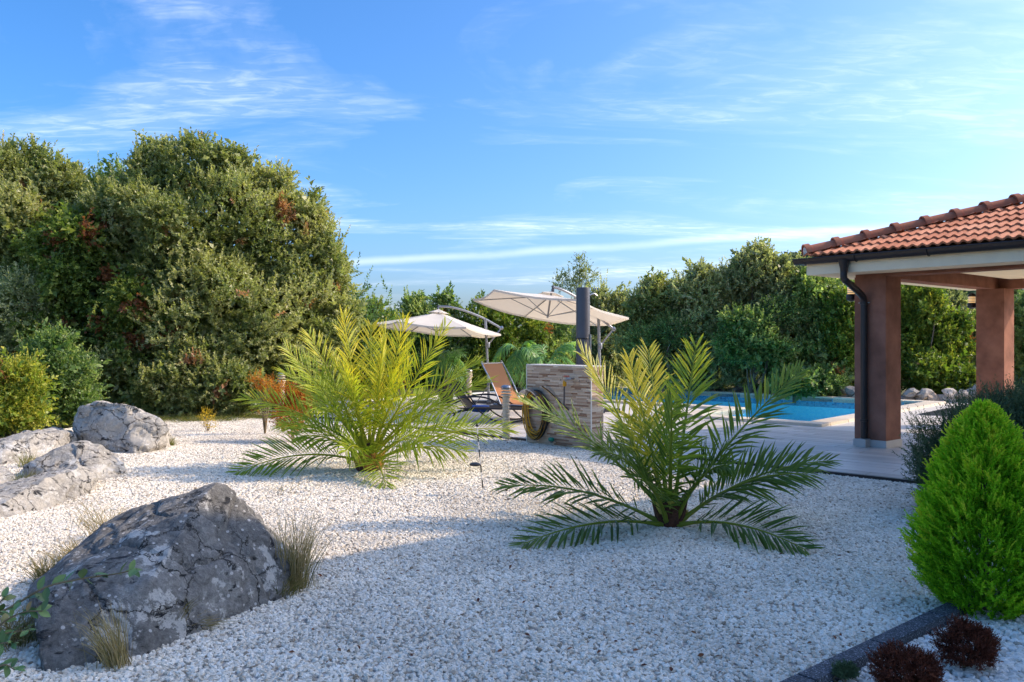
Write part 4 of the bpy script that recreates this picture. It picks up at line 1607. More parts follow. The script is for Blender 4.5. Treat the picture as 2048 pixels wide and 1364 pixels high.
tree('yellow_bush', 'yellow-green bush at the left edge above the boulders', 'bush', 25, 12.6,
     [(20, 795, 55, 52, 0), (48, 765, 32, 36, 0), (-20, 830, 60, 45, 0), (60, 832, 32, 30, 0)], 'leaf_yellow', 1500, 16, .045, .5, 28, r0=.025, tint=(.72, .25), dry=.04, lump=.25, shoots=60, shoot_len=(.2, .4))

# ------------------------------------------------------------------ trees and bushes beyond the terrace and the pool
BG = 'trees in the row behind the pool'
bt = [
    # px, Y, lobes, material, n, seed, label
    (745, 23, [(735, 640, 34, 34, 0), (765, 690, 55, 55, 0), (740, 740, 60, 60, 0)], 'leaf_green', 900, 31, 'bright green tree just right of the big holm oak'),
    (845, 26, [(840, 650, 55, 45, 0), (890, 690, 65, 60, 0), (820, 740, 75, 60, 0), (835, 615, 26, 20, 0), (893, 612, 22, 20, 0)], 'leaf_dark', 1500, 32, 'dark hedge tree behind the left umbrella'),
    (985, 26, [(965, 650, 60, 48, 0), (1035, 655, 50, 48, .3), (985, 735, 85, 70, 0), (920, 720, 55, 60, .2)], 'leaf_yellow', 1700, 33, 'olive-yellow tree behind and between the two umbrellas'),
    (1100, 27, [(1075, 700, 50, 45, 0), (1130, 690, 48, 55, 0), (1100, 745, 80, 60, 0)], 'leaf_dark', 1100, 34, 'low dark tree behind the small fan palms'),
    (1215, 24, [(1205, 640, 45, 48, 0), (1215, 720, 60, 75, 0), (1240, 605, 20, 22, 0)], 'leaf_grey', 1000, 35, 'slender grey-green tree behind the shower column'),
    (1325, 22.5, [(1315, 625, 58, 58, 0), (1350, 610, 45, 42, 0), (1300, 690, 70, 62, 0), (1350, 740, 80, 50, 0), (1310, 575, 24, 20, 0)], 'leaf_oak', 1900, 36, 'olive-green hedge tree right of the right umbrella'),
    (1430, 22, [(1405, 590, 60, 52, 0), (1455, 600, 62, 60, 0), (1420, 670, 85, 65, 0), (1430, 730, 85, 50, .2), (1398, 548, 22, 24, 0)], 'leaf_grey', 2000, 37, 'grey-green evergreen tree in the middle of the row behind the pool'),
    (1530, 21.5, [(1525, 560, 55, 50, 0), (1575, 580, 60, 55, .1), (1545, 650, 90, 70, 0), (1520, 520, 24, 30, 0)], 'leaf_grey', 2100, 38, 'tallest tree of the row behind the pool, with upright shoots'),
    (1500, 20.8, [(1500, 665, 62, 42, 0), (1540, 700, 60, 42, 0), (1470, 690, 40, 36, 0)], 'leaf_dark', 900, 39, 'round-headed young tree in front of the row behind the pool'),
    (1640, 21, [(1625, 590, 50, 48, 0), (1675, 620, 55, 55, 0), (1640, 690, 80, 70, 0), (1600, 730, 70, 55, 0), (1690, 740, 60, 50, 0)], 'leaf_dark', 2000, 40, 'dark evergreen left of the front pillar'),
    (1690, 20.2, [(1690, 620, 30, 45, 0), (1685, 690, 36, 40, 0)], 'leaf_yellow', 500, 41, 'yellow-green slender tree close left of the front pillar'),
    (1835, 20.5, [(1830, 640, 48, 55, 0), (1870, 690, 55, 65, 0), (1810, 700, 50, 60, 0)], 'leaf_yellow', 1600, 42, 'yellow-green tree seen between the two pillars'),
    (1915, 21.5, [(1910, 640, 45, 42, 0), (1935, 700, 55, 60, 0), (1900, 745, 60, 45, 0)], 'leaf_grey', 1300, 43, 'grey-green tree left of the rear pillar'),
    (2050, 21, [(2045, 650, 45, 50, 0), (2060, 710, 55, 65, 0), (2095, 640, 60, 55, 0)], 'leaf_dark', 1200, 44, 'dark tree right of the rear pillar'),
    (1895, 19.9, [(1860, 745, 45, 36, 0), (1905, 760, 50, 30, 0), (1940, 770, 30, 24, 0)], 'leaf_yellow', 900, 45, 'low bright bush above the dry stone wall'),
    (1590, 20.0, [(1590, 770, 50, 22, 0), (1650, 765, 45, 26, 0)], 'leaf_dark', 600, 46, 'low green bush on the far side of the pool'),
]
for (px, Y, lb, mt, n, sd_, lab) in bt:
    big_ = 'bush' if lab.startswith('low ') and 'bush' in lab else 'tree'
    tree('hedge_tree' if big_ == 'tree' else 'low_bush', lab, big_, px, Y, lb, mt, int(n * 1.5), 15, .080, .58, sd_, r0=.055, group=BG if big_ == 'tree' else None,
         spray=(.16, .34), tint=({'leaf_dark': .68, 'leaf_yellow': .52}.get(mt, .66), .24), dry=.02 if mt in ('leaf_dark', 'leaf_green', 'leaf_yellow') else 0, lump=.22, shoots=int(n * .03), shoot_len=(.3, .7))
# a dark wood further behind that closes the gaps between the trunks
g = np.random.default_rng(77)
lobes = [at(x, 735, 30)[:] + (2.2, 1.6, 1.45) for x in range(640, 2300, 90)] + [at(x, 700, 22)[:] + (1.9, 1.5, 2.2) for x in range(-150, 700, 90)]
tag(foliage('undergrowth', 'leaf_dark', None, lobes, 5200, 15, .11, .5, g, spray=(.3, .6), tint=(.35, .2), lump=.15), 'dark mass of undergrowth filling the gaps behind the trees', 'undergrowth', kind='stuff')
# bare stems showing at the feet of the row
for k, (px, py, hh, Y) in enumerate([(1322, 775, 1.1, 21.6), (1512, 778, 1.5, 20.6), (1540, 776, 1.5, 20.7), (1275, 770, .9, 21.8)]):
    b = Vector(((px - 1024) / FPX * Y, Y, 0))
    t_ = b + Vector((random.gauss(0, .15), 0, hh))
    m_ = b.lerp(t_, .5) + Vector((.1, 0, 0))
    lab = ['bare thin trunk under the hedge tree right of the umbrella', 'left of two pale slender trunks behind the pool', 'right of two pale slender trunks behind the pool', 'short bare trunk left end of the pool trees'][k]
    tk = empty('sapling', b); tag(tk, lab, 'tree')
    MB().tube(smoothpath([b, m_, t_, t_ + Vector((.2, 0, .5))], 5), [.045 - .002 * i for i in range(16)], 7).build('trunk', M['bark'], tk, smooth=True)
    foliage('crown', 'leaf_dark', tk, [(t_.x + .15, t_.y, t_.z + .55, .45, .4, .4)], 160, 14, .07, .45, np.random.default_rng(90 + k), tint=(.55, .2))
# the sparse sapling standing above the right umbrella
b = at(1160, 700, 25); b.z = 0
sp = empty('sapling', b); tag(sp, 'sparse tall sapling rising behind the shower column', 'tree')
mb = MB()
tips = []
for (x, y) in ((1158, 522), (1178, 545), (1140, 552), (1168, 535), (1150, 560), (1120, 558)):
    e = at(x, y, 25)
    q = smoothpath([b + UP * 1.4, at(1160, 620, 25), e.lerp(at(1160, 600, 25), .4), e], 4)
    mb.tube(q, [.02 * (1 - .8 * i / len(q)) for i in range(len(q))], 5); tips.append(e)
mb.tube([b, b + UP * 1.6], .03, 6)
mb.build('trunk', M['bark'], sp, smooth=True)
foliage('crown', 'leaf_oak', sp, [(e.x, e.y, e.z - .14, .20, .2, .30) for e in tips], 190, 13, .075, .48, np.random.default_rng(99), tint=(.6, .2), lump=.1)


# ------------------------------------------------------------------ palms
def frond_mesh(base, tip, ctrl, g, pairs, lmax, wid, tint, droop=.12, vee=.45, start=.16, fold=1.0, r0=.014, ang=(1.05, .5), roll=0.0):
    base, tip, ctrl = Vector(base), Vector(tip), Vector(ctrl)
    bz = lambda s: base * (1 - s) ** 2 + ctrl * (2 * s * (1 - s)) + tip * s * s
    dz = lambda s: ((ctrl - base) * (2 * (1 - s)) + (tip - ctrl) * (2 * s)).normalized()
    V = []; F = []; Tn = []
    ns = 12
    # rachis
    n = 5
    for i in range(ns + 1):
        s = i / ns
        p = bz(s); T_ = dz(s); S = T_.cross(UP).normalized(); Bn = S.cross(T_)
        r = r0 * (1 - .88 * s) + .0012
        if s < .12: r *= 1 + (0.12 - s) * 9
        for k in range(n):
            a = 2 * math.pi * k / n
            V.append(p + S * (math.cos(a) * r * 1.3) + Bn * (math.sin(a) * r)); Tn.append(.78)
    for i in range(ns):
        for k in range(n):
            F.append((i * n + k, i * n + (k + 1) % n, (i + 1) * n + (k + 1) % n, (i + 1) * n + k))
    for i in range(pairs):
        s0 = start + (1 - start) * (i + .5) / pairs
        for sgn in (-1, 1):
            s = min(1, s0 + g.normal(0, .004))
            p = bz(s); T_ = dz(s); S = T_.cross(UP)
            if S.length < .05: S = Vector((1, 0, 0))
            S.normalize(); Nn = S.cross(T_).normalized()
            cr_, sr_ = math.cos(roll * min(1, s * 2)), math.sin(roll * min(1, s * 2))
            S, Nn = S * cr_ + Nn * sr_, Nn * cr_ - S * sr_
            u = (s - start) / (1 - start)
            prof = min(1, .42 + u * 2.6) * (1 - .62 * max(0, (u - .45) / .55) ** 1.3)
            ln = lmax * prof * g.uniform(.85, 1.1)
            a = ang[0] + (ang[1] - ang[0]) * u + g.normal(0, .09)
            vv = vee + g.normal(0, .22)
            side = S * (sgn * math.cos(vv)) + Nn * math.sin(vv)
            D = (T_ * math.cos(a) + side * math.sin(a)).normalized()
            W = D.cross(Nn if abs(D.dot(Nn)) < .9 else S).normalized()
            dr = Vector((0, 0, -1)) * (ln * droop * g.uniform(.5, 1.6))
            w = wid * (.75 + .35 * prof) * .5
            b0 = len(V)
            m1 = p + D * (ln * .33); m2 = p + D * (ln * .70) + dr * .35; e = p + D * ln + dr
            fd = (D.cross(W)).normalized() * (w * .7 * fold)
            V += [p, m1 + W * w + fd, m1, m1 - W * w + fd, m2 + W * (w * .72) + fd * .6, m2, m2 - W * (w * .72) + fd * .6, e]
            t = min(1, max(0, tint + g.normal(0, .10) + .18 * u - .06))
            Tn += [t, t, t, t, min(1, t + .04), t, min(1, t + .04), min(1, t + (.25 if g.random() < .35 else .05))]
            F += [(b0, b0 + 1, b0 + 2, b0), (b0, b0 + 2, b0 + 3, b0), (b0 + 1, b0 + 4, b0 + 5, b0 + 2), (b0 + 2, b0 + 5, b0 + 6, b0 + 3), (b0 + 4, b0 + 7, b0 + 5, b0 + 4), (b0 + 5, b0 + 7, b0 + 6, b0 + 5)]
    # triangulated uniformly
    tri = []
    for f in F:
        if f[3] == f[0]: tri.append(f[:3])
        else: tri += [(f[0], f[1], f[2]), (f[0], f[2], f[3])]
    return np_mesh('frond', np.array([tuple(v) for v in V]), np.array(tri), np.array(Tn))


def palm(label, base_px, fronds, mat, seed, pairs, lmax, wid, crown_h, lift=1.0, rb=.12, extra=0, boot='boot'):
    """fronds: (tip px, tip py, depth offset of the tip, arch height, tint)"""
    g = np.random.default_rng(seed)
    B = G(*base_px)
    o = empty('date_palm', B)
    tag(o, label, 'palm')
    hub = B + UP * crown_h
    MB().lathe(B, [(rb * .95, -.04), (rb * 1.12, .03), (rb * 1.05, .10), (rb * .8, crown_h * .8), (rb * .35, crown_h + .1)], 14).build('trunk', M['fibre'], o)
    for k in range(16):
        a = k * 2.4
        d = Vector((math.cos(a), math.sin(a), 0))
        z = .02 + .11 * (k / 16)
        w = .045
        q = B + d * (rb * .95) + UP * z
        s = Vector((-d.y, d.x, 0))
        mb = MB()
        e = q + d * .05 + UP * (.10 + .03 * (k % 3))
        mb.add([q - s * w - d * .03, q + s * w - d * .03, q + s * w * .9 + d * .02, q - s * w * .9 + d * .02, e - s * w * .5, e + s * w * .5, e + d * .012], [(0, 1, 2, 3), (0, 4, 5, 1), (3, 2, 6), (2, 1, 5, 6), (0, 3, 6, 4), (4, 6, 5)])
        mb.build('leaf_base', M[boot] if k % 3 else M['boot_green'], o)
    for (x, y, dy, arch, tint) in fronds:
        tip = at(x, y, B.y + dy)
        if tip.z < .03:
            tip = G(x, y, .03)
        hor = Vector((tip.x - hub.x, tip.y - hub.y, 0))
        hd = hor.normalized() if hor.length > .01 else Vector((0, -1, 0))
        st = hub + hd * (rb * .5) - UP * (.10 if tip.z < hub.z + .5 else 0)
        c = st.lerp(tip, .5) + UP * arch
        # side fronds twist so that the blade turns towards the light and the path
        T0 = (tip - st).normalized(); S0 = T0.cross(UP).normalized(); N0 = S0.cross(T0).normalized()
        view = Vector((.15, -1, .35)); view = view - T0 * view.dot(T0)
        full = math.atan2(-view.dot(S0), view.dot(N0))
        me = frond_mesh(st, tip, c, g, pairs, lmax, wid, tint, vee=.32, roll=max(-.9, min(.9, full * (.5 if tip.z < hub.z + .45 else .35))) + g.normal(0, .12))
        link_mesh('frond', me, M[mat], o)
    # young inner fronds, nearly upright
    for k in range(extra):
        a = k * 2.4 + .6
        ln = g.uniform(.65, .95) * 1.25
        tip = hub + Vector((math.cos(a) * ln * .42, math.sin(a) * ln * .5, ln))
        c = hub.lerp(tip, .5) + UP * .12 - Vector((math.cos(a), math.sin(a), 0)) * .06
        me = frond_mesh(hub, tip, c, g, pairs, lmax * .85, wid, .75, vee=.6)
        link_mesh('frond', me, M[mat], o)
    return o


palm('yellow-green date palm in the middle of the gravel, left of the shower wall', (738, 942), [
    (472, 946, -.15, .26, .30), (487, 796, .25, .22, .55), (575, 700, -.1, .16, .62), (566, 742, .35, .25, .55), (617, 668, .3, .12, .72), (686, 628, .1, .05, .85),
    (742, 650, .35, .05, .9), (770, 656, -.35, .02, .8), (810, 640, .25, .04, .85), (893, 652, -.05, .06, .72), (955, 722, .3, .16, .6), (978, 762, -.05, .20, .55),
    (1020, 858, .1, .24, .5), (925, 903, -.5, .20, .5), (772, 972, -.75, .22, .45), (598, 872, -.45, .20, .35), (905, 815, -.5, .26, .6), (625, 815, -.55, .30, .5),
    (690, 905, -.6, .24, .5), (850, 790, .7, .3, .6), (640, 760, .6, .3, .6), (930, 850, .7, .3, .45), (560, 850, .6, .3, .45), (845, 885, -.7, .22, .6),
    (820, 730, -.5, .12, .7), (690, 740, -.5, .12, .7)],
    'palm_yellow', 3, 38, .42, .0165, .20, rb=.125, extra=2)
palm('greener date palm half in shade in front of the pool', (1340, 1052), [
    (1010, 972, .05, .20, .35), (1046, 1088, -.35, .16, .25), (1046, 800, .2, .20, .6), (1165, 702, .1, .10, .85), (1258, 716, .3, .05, 1.0), (1296, 700, .5, .05, .85),
    (1392, 690, .15, .06, .62), (1600, 742, .1, .12, .5), (1655, 922, .1, .22, .3), (1618, 948, -.2, .24, .35), (1612, 1100, -.3, .18, .25), (1344, 800, -.75, .12, .4),
    (1270, 960, -.65, .22, .3), (1255, 850, .55, .24, .5), (1455, 930, -.5, .24, .3), (1195, 905, -.4, .26, .35)],
    'palm_green', 4, 36, .37, .0195, .11, rb=.085, extra=0, boot='fibre')


def fan_palm(label, px, Y, cz, fr, seed, n_extra=0):
    g = np.random.default_rng(seed)
    B = Vector(((px - 1024) / FPX * Y, Y, ZT))
    o = empty('feather_palm', B)
    tag(o, label, 'palm', 'small feather palms by the umbrellas')
    MB().lathe(B, [(.13, 0), (.17, .25), (.18, .28), (.16, .28)], 14).build('pot', M['black'], o)
    mb = MB()
    for k in range(5):
        a = k * 1.26
        mb.tube([B + UP * .25 + Vector((math.cos(a) * .04, math.sin(a) * .04, 0)), B + Vector((math.cos(a) * .06, math.sin(a) * .06, cz))], [.018, .010], 6)
    mb.build('stem', M['twig'], o)
    hub = B + UP * cz
    for (x, y, dy, arch, tint) in fr:
        tip = at(x, y, Y + dy)
        c = hub.lerp(tip, .45) + UP * arch
        link_mesh('frond', frond_mesh(hub, tip, c, g, 30, .34, .022, tint, droop=.4, vee=-.25, start=.22, r0=.008, ang=(1.15, .6)), M['palm_blue'], o)
    return o


fan_palm('small blue-green feather palm left of the left umbrella pole', 893, 18.2, .75,
         [(850, 735, -.2, .7, .35), (865, 760, -.4, .75, .4), (945, 770, .0, .75, .75), (925, 800, -.5, .8, .5), (880, 720, .3, .5, .5), (905, 715, .3, .5, .6), (920, 705, -.2, .4, .5), (862, 700, .2, .45, .4)], 61)
fan_palm('taller feather palm with bright top fronds behind the shower wall', 1040, 19.0, 1.05,
         [(990, 715, 0, .55, .9), (1065, 700, .1, .5, .9), (985, 725, -.3, .6, .45), (1025, 765, -.5, .65, .5), (1055, 790, -.3, .7, .4), (1095, 745, 0, .6, .5), (1010, 790, .2, .7, .4), (1070, 720, -.4, .45, .6)], 62)
fan_palm('feather palm with drooping fronds beside the shower column', 1095, 17.8, .80,
         [(1160, 745, 0, .55, .6), (1120, 770, -.4, .6, .5), (1155, 700, .3, .4, .55), (1075, 690, .2, .3, .6), (1060, 740, -.2, .5, .45), (1140, 690, .2, .35, .5), (1172, 690, .9, .55, .95)], 63)


# ------------------------------------------------------------------ cantilever umbrellas
def umbrella(label, base, centre, radius, rise, tilt, turn, arm_pts, mast_top, knob, strut_low):
    o = empty('cantilever_umbrella', base)
    tag(o, label, 'umbrella', 'cream cantilever umbrellas on the terrace')
    base = Vector(base)
    Mx = Matrix.Translation(centre) @ Matrix.Rotation(tilt[0], 4, 'Y') @ Matrix.Rotation(tilt[1], 4, 'X') @ Matrix.Rotation(turn, 4, 'Z')
    ring = [Vector((math.cos(k * math.pi / 3) * radius, math.sin(k * math.pi / 3) * radius, 0)) for k in range(6)]
    apex = Vector((0, 0, rise))
    for k in range(6):
        a, b = ring[k], ring[(k + 1) % 6]
        vs = []; fs = []
        nu, nv = 8, 6
        for i in range(nu + 1):
            u = .10 + .90 * i / nu
            for j in range(nv + 1):
                w = j / nv
                rim = a.lerp(b, w)
                p = apex.lerp(rim, u)
                p.z -= .045 * math.sin(math.pi * w) * u + .05 * math.sin(math.pi * u) * .4
                if i == nu: p -= (rim * .018) * math.sin(math.pi * w)
                vs.append(Mx @ p)
        for i in range(nu):
            for j in range(nv):
                q = i * (nv + 1) + j
                fs.append((q, q + 1, q + nv + 2, q + nv + 1))
        # short hanging hem
        e0 = len(vs)
        for j in range(nv + 1):
            vs.append(vs[nu * (nv + 1) + j] - UP * .035)
        for j in range(nv):
            fs.append((nu * (nv + 1) + j, nu * (nv + 1) + j + 1, e0 + j + 1, e0 + j))
        MB().add(vs, fs).build('canopy_panel', M['canvas'], o, smooth=True)
    vt = []
    for k in range(6):
        a, b = ring[k], ring[(k + 1) % 6]
        vt += [Mx @ (apex.lerp(a, .17) + UP * .035), Mx @ (apex.lerp(a.lerp(b, .5), .15) + UP * .028)]
    n = len(vt)
    vt.append(Mx @ (apex + UP * .06))
    MB().add(vt, [(k, (k + 1) % n, n) for k in range(n)]).build('vent', M['canvas'], o)
    low = Vector((0, 0, rise - .42))
    for k in range(6):
        rb = MB().tube([Mx @ (apex.lerp(ring[k], s) - UP * .03) for s in (.04, .5, .985)], .010, 6).build('rib', M['alu'], o)
        MB().tube([Mx @ low, Mx @ (apex.lerp(ring[k], .5) - UP * .04)], .008, 6).build('stay', M['alu'], rb)
    MB().tube([Mx @ (low - UP * .03), Mx @ (apex + UP * .02), Vector(arm_pts[0])], .018, 8).build('hub', M['alu'], o, smooth=True)
    MB().tube([Vector(arm_pts[0]) - UP * .09, Vector(arm_pts[0]) + UP * .03], .024, 8).build('hanger', M['shower'], o, smooth=True)
    path = smoothpath(arm_pts, 6)
    MB().tube(path, .024, 10).build('arm', M['alu'], o, smooth=True)
    MB().tube([base, Vector(mast_top)], .030, 12).build('mast', M['alu'], o, smooth=True)
    MB().lathe(Vector(knob) - Vector((0, .04, 0)), [(.02, 0), (.04, .01), (.045, .04), (.04, .07), (.02, .08)], 12, axis=Vector((0, 1, 0))).build('crank_knob', M['greymetal'], o, smooth=True)
    MB().tube([knob, strut_low], .017, 8).build('strut', M['alu'], o, smooth=True)
    MB().lathe(Vector(strut_low) - UP * .06, [(.038, 0), (.044, .02), (.044, .10), (.038, .12)], 12).build('slider', M['alu'], o, smooth=True)
    MB().box(base + UP * .03, (.75, .09, .06)).box(base + UP * .031, (.09, .75, .058)).build('cross_base', M['shower'], o)
    return o


Y1 = 17.7
b1 = Vector(((978 - 1024) / FPX * 18.0, 18.0, ZT))
umbrella('cream cantilever umbrella on the left, tilted down to the right', b1, at(874, 657, Y1), 1.375, .36, (R(5.0), R(-3.5)), 0.0,
         [at(876, 613, 17.75), at(900, 614, 17.78), at(925, 620, 17.85), at(950, 629, 17.93), at(972, 639, 18.0), at(1003, 657, 18.05)],
         at(971, 637, 18.0), at(1003, 656, 18.05), at(976, 690, 18.0))
Y2 = 15.5
b2 = Vector(((1201 - 1024) / FPX * 15.9, 15.9, ZT))
umbrella('larger cream cantilever umbrella on the right, underside showing, partly behind the shower column', b2, at(1098, 616, Y2), 1.50, .26, (R(9.0), R(-6.5)), R(-14),
         [at(1106, 574, Y2), at(1125, 580, 15.55), at(1150, 593, 15.65), at(1175, 612, 15.75), at(1198, 634, 15.9), at(1227, 658, 15.95)],
         at(1197, 632, 15.9), at(1227, 658, 15.95), at(1200, 692, 15.9))

# ------------------------------------------------------------------ shower wall with column, hose and taps
WA = G(1054, 886); WBv = G(1183, 902)
wd = (WBv - WA); wl = wd.length; wd.normalize()
wn = Vector((wd.y, -wd.x, 0))               # towards the camera
if wn.y > 0: wn = -wn
WT = .24; WH = 1.07
sw = empty('shower_wall', (WA + WBv) / 2)
tag(sw, 'low free-standing wall clad in beige and brown stone strips', 'wall')
MB().box((WA + WBv) / 2 - wn * (WT / 2) + UP * (WH / 2), (wl - .02, WT - .02, WH), wd, wn).build('core', M['mortar'], sw)
MB().box((WA + WBv) / 2 - wn * (WT / 2) + UP * (WH + .006), (wl + .012, WT + .012, .012), wd, wn).build('cap', M['hosewhite'], sw)
for e in (WA, WBv):
    MB().box(e + wn * .004 + UP * (WH / 2), (.012, .012, WH), wd, wn).build('corner_trim', M['hosewhite'], sw)
M['strip'] = m_tint('stone_strip', [(0, (.30, .17, .10)), (.12, (.44, .30, .20)), (.3, (.54, .40, .28)), (.5, (.62, .49, .36)), (.68, (.52, .39, .28)), (.84, (.68, .56, .42))], .55, .35, .3, 60)
gg = random.Random(9)


def strips(origin, X, Nn, length, name, courses=50):
    mb = MB()
    h_ = WH / courses
    for c in range(courses):
        s = .006
        sub = 1
        for q in range(sub):
            s = .006
            hh = h_ / sub
            while s < length - .008:
                L = min(gg.uniform(.08, .27), length - .006 - s)
                d = gg.uniform(.010, .018)
                mb.box(origin + X * (s + L / 2) + UP * (c * h_ + (q + .5) * hh) + Nn * (d / 2 - .010), (L - .003, d, hh - .003), X, Nn, t=gg.random() * .98 + .01)
                s += L
    o = mb.build(name, M['strip'], sw)
    o['kind'] = 'stuff'
    return o


strips(WA, wd, wn, wl, 'front_cladding')
strips(WBv, -wn, wd, WT, 'side_cladding')
strips(WA - wn * WT, wd, -wn, wl, 'back_cladding')
strips(WA, -wn, -wd, WT, 'left_side_cladding')


def onwall(px, py, out=.0):
    """point on the wall's front face under this spot"""
    d = Vector(((px - 1024) / FPX, 1, (682 - py) / FPX))
    o = Vector((0, 0, EYE))
    k = (WA - o).dot(wn) / d.dot(wn)
    return o + d * k + wn * out


# solar shower column behind the wall
sc = at(1166, 700, 11.7); sc.z = ZT
sh = empty('shower_column', sc)
tag(sh, 'tall dark grey round solar shower column behind the stone clad wall', 'shower')
MB().lathe(sc, [(.12, 0), (.12, .02), (.098, .03), (.098, 2.09), (.094, 2.11)], 24).build('column', M['shower'], sh, smooth=True)
MB().tube([sc + Vector((.10, -.045, .4)), sc + Vector((.10, -.045, 1.45))], .014, 8).build('pipe', M['greymetal'], sh, smooth=True)
MB().lathe(sc, [(.100, 1.38), (.103, 1.385), (.103, 1.395), (.100, 1.40)], 24).build('joint_ring', M['black'], sh)
MB().tube(smoothpath([sc + Vector((.09, .05, 2.0)), sc + Vector((.16, .08, 2.03)), sc + Vector((.21, .1, 2.0))], 4), .012, 8).build('shower_arm', M['greymetal'], sh, smooth=True)

# street lamp far behind
lp = at(1168, 700, 27); lp.z = 0
la = empty('street_lamp', lp); tag(la, 'blue street lamp head showing right of the shower column', 'lamp')
MB().tube([lp, at(1168, 610, 27), at(1180, 590, 27), at(1186, 583, 27)], .03, 8).build('pole', M['greymetal'], la, smooth=True)
lh = at(1193, 580, 27)
MB().add([lh + Vector((x * .19, y * .1, z)) for (x, y, z) in ((-1, 0, -.01), (-.6, -1, 0), (.8, -1, .0), (1.05, 0, -.005), (.8, 1, 0), (-.6, 1, 0), (-.5, 0, .07), (.5, 0, .065))],
         [(0, 1, 6), (1, 2, 7, 6), (2, 3, 7), (3, 4, 7), (4, 5, 6, 7), (5, 0, 6), (0, 5, 4, 3, 2, 1)]).build('lamp_head', M['blue_lamp'], la)

# coiled garden hose on its holder
hc = onwall(1077, 820, .02)
hb = empty('hose_holder', onwall(1072, 785)); tag(hb, 'grey curved hose holder screwed to the stone clad wall', 'hose holder')
arc = [onwall(1050 + 36 * k / 10, 793 - 16 * math.sin(math.pi * (.12 + .8 * k / 10)), .02) for k in range(11)]
mb = MB()
for i in range(10):
    a, b = arc[i], arc[i + 1]
    mb.add([a, b, b + wn * .13, a + wn * .13, a - UP * .015, b - UP * .015, b + wn * .13 - UP * .015, a + wn * .13 - UP * .015], [(0, 1, 2, 3), (7, 6, 5, 4), (3, 2, 6, 7), (0, 4, 5, 1)])
mb.build('cradle', M['greymetal'], hb)
MB().box(onwall(1068, 795, .01), (.16, .02, .12), wd, wn).build('back_plate', M['greymetal'], hb)
hz = empty('garden_hose', hc); tag(hz, 'coiled black and yellow striped garden hose hanging on the stone clad wall', 'hose')
pts = []
turns = 11
for i in range(turns * 28 + 1):
    a = 2 * math.pi * i / 28
    k = i / (turns * 28)
    w_ = .185 + .045 * math.sin(k * 21) + .02 * k
    top = .245 + .03 * math.sin(k * 17 + 1)
    bot = .345 + .055 * math.sin(k * 13 + 2)
    x = math.sin(a) * w_ + .012 * math.sin(k * 31)
    z = math.cos(a) * (top if math.cos(a) > 0 else bot)
    pts.append(hc + wd * x + UP * z + wn * (.012 + .045 * abs(math.sin(k * 9.2)) + .010 * math.sin(a * .5 + k * 40)))
MB().tube(pts, .0095, 6, ring_m=[1, 1, 0, 1, 0, 0]).build('coil', [M['black'], M['yellow']], hz, smooth=True)
MB().tube(smoothpath([onwall(1090, 772, .06), onwall(1105, 785, .04), onwall(1125, 806, .03), onwall(1140, 820, .03)], 6), .0095, 6, ring_m=[1, 0, 0, 1, 0, 0]).build('loose_end', [M['black'], M['yellow']], hz, smooth=True)
tp = empty('garden_tap', onwall(1145, 757)); tag(tp, 'tap with red handle and yellow connector high on the clad wall', 'tap')
MB().tube([onwall(1148, 757, 0), onwall(1148, 757, .07), onwall(1143, 757, .10), onwall(1141, 762, .10)], .013, 8).build('body', M['greymetal'], tp, smooth=True)
MB().box(onwall(1141, 752, .075), (.08, .03, .012), wd, wn).build('handle', M['red'], tp, bevel=.003)
MB().lathe(onwall(1139.5, 772, .10), [(.020, 0), (.026, .01), (.026, .05), (.021, .06), (.021, .075)], 10).build('connector', M['yellow'], tp, smooth=True)
MB().tube([onwall(1139, 771, .10), onwall(1133, 812, .05)], .011, 8).build('lance', M['shower'], tp, smooth=True)
tp = empty('garden_tap', onwall(1108, 880)); tag(tp, 'small low tap with green connector at the foot of the clad wall', 'tap')
MB().tube([onwall(1106, 883, 0), onwall(1106, 883, .05), onwall(1107, 880, .07)], .014, 8).build('body', M['greymetal'], tp, smooth=True)
MB().lathe(onwall(1108, 878, .06), [(.024, -.03), (.028, -.02), (.028, .03), (.022, .04)], 10, axis=wd).build('connector', M['green_plastic'], tp, smooth=True)

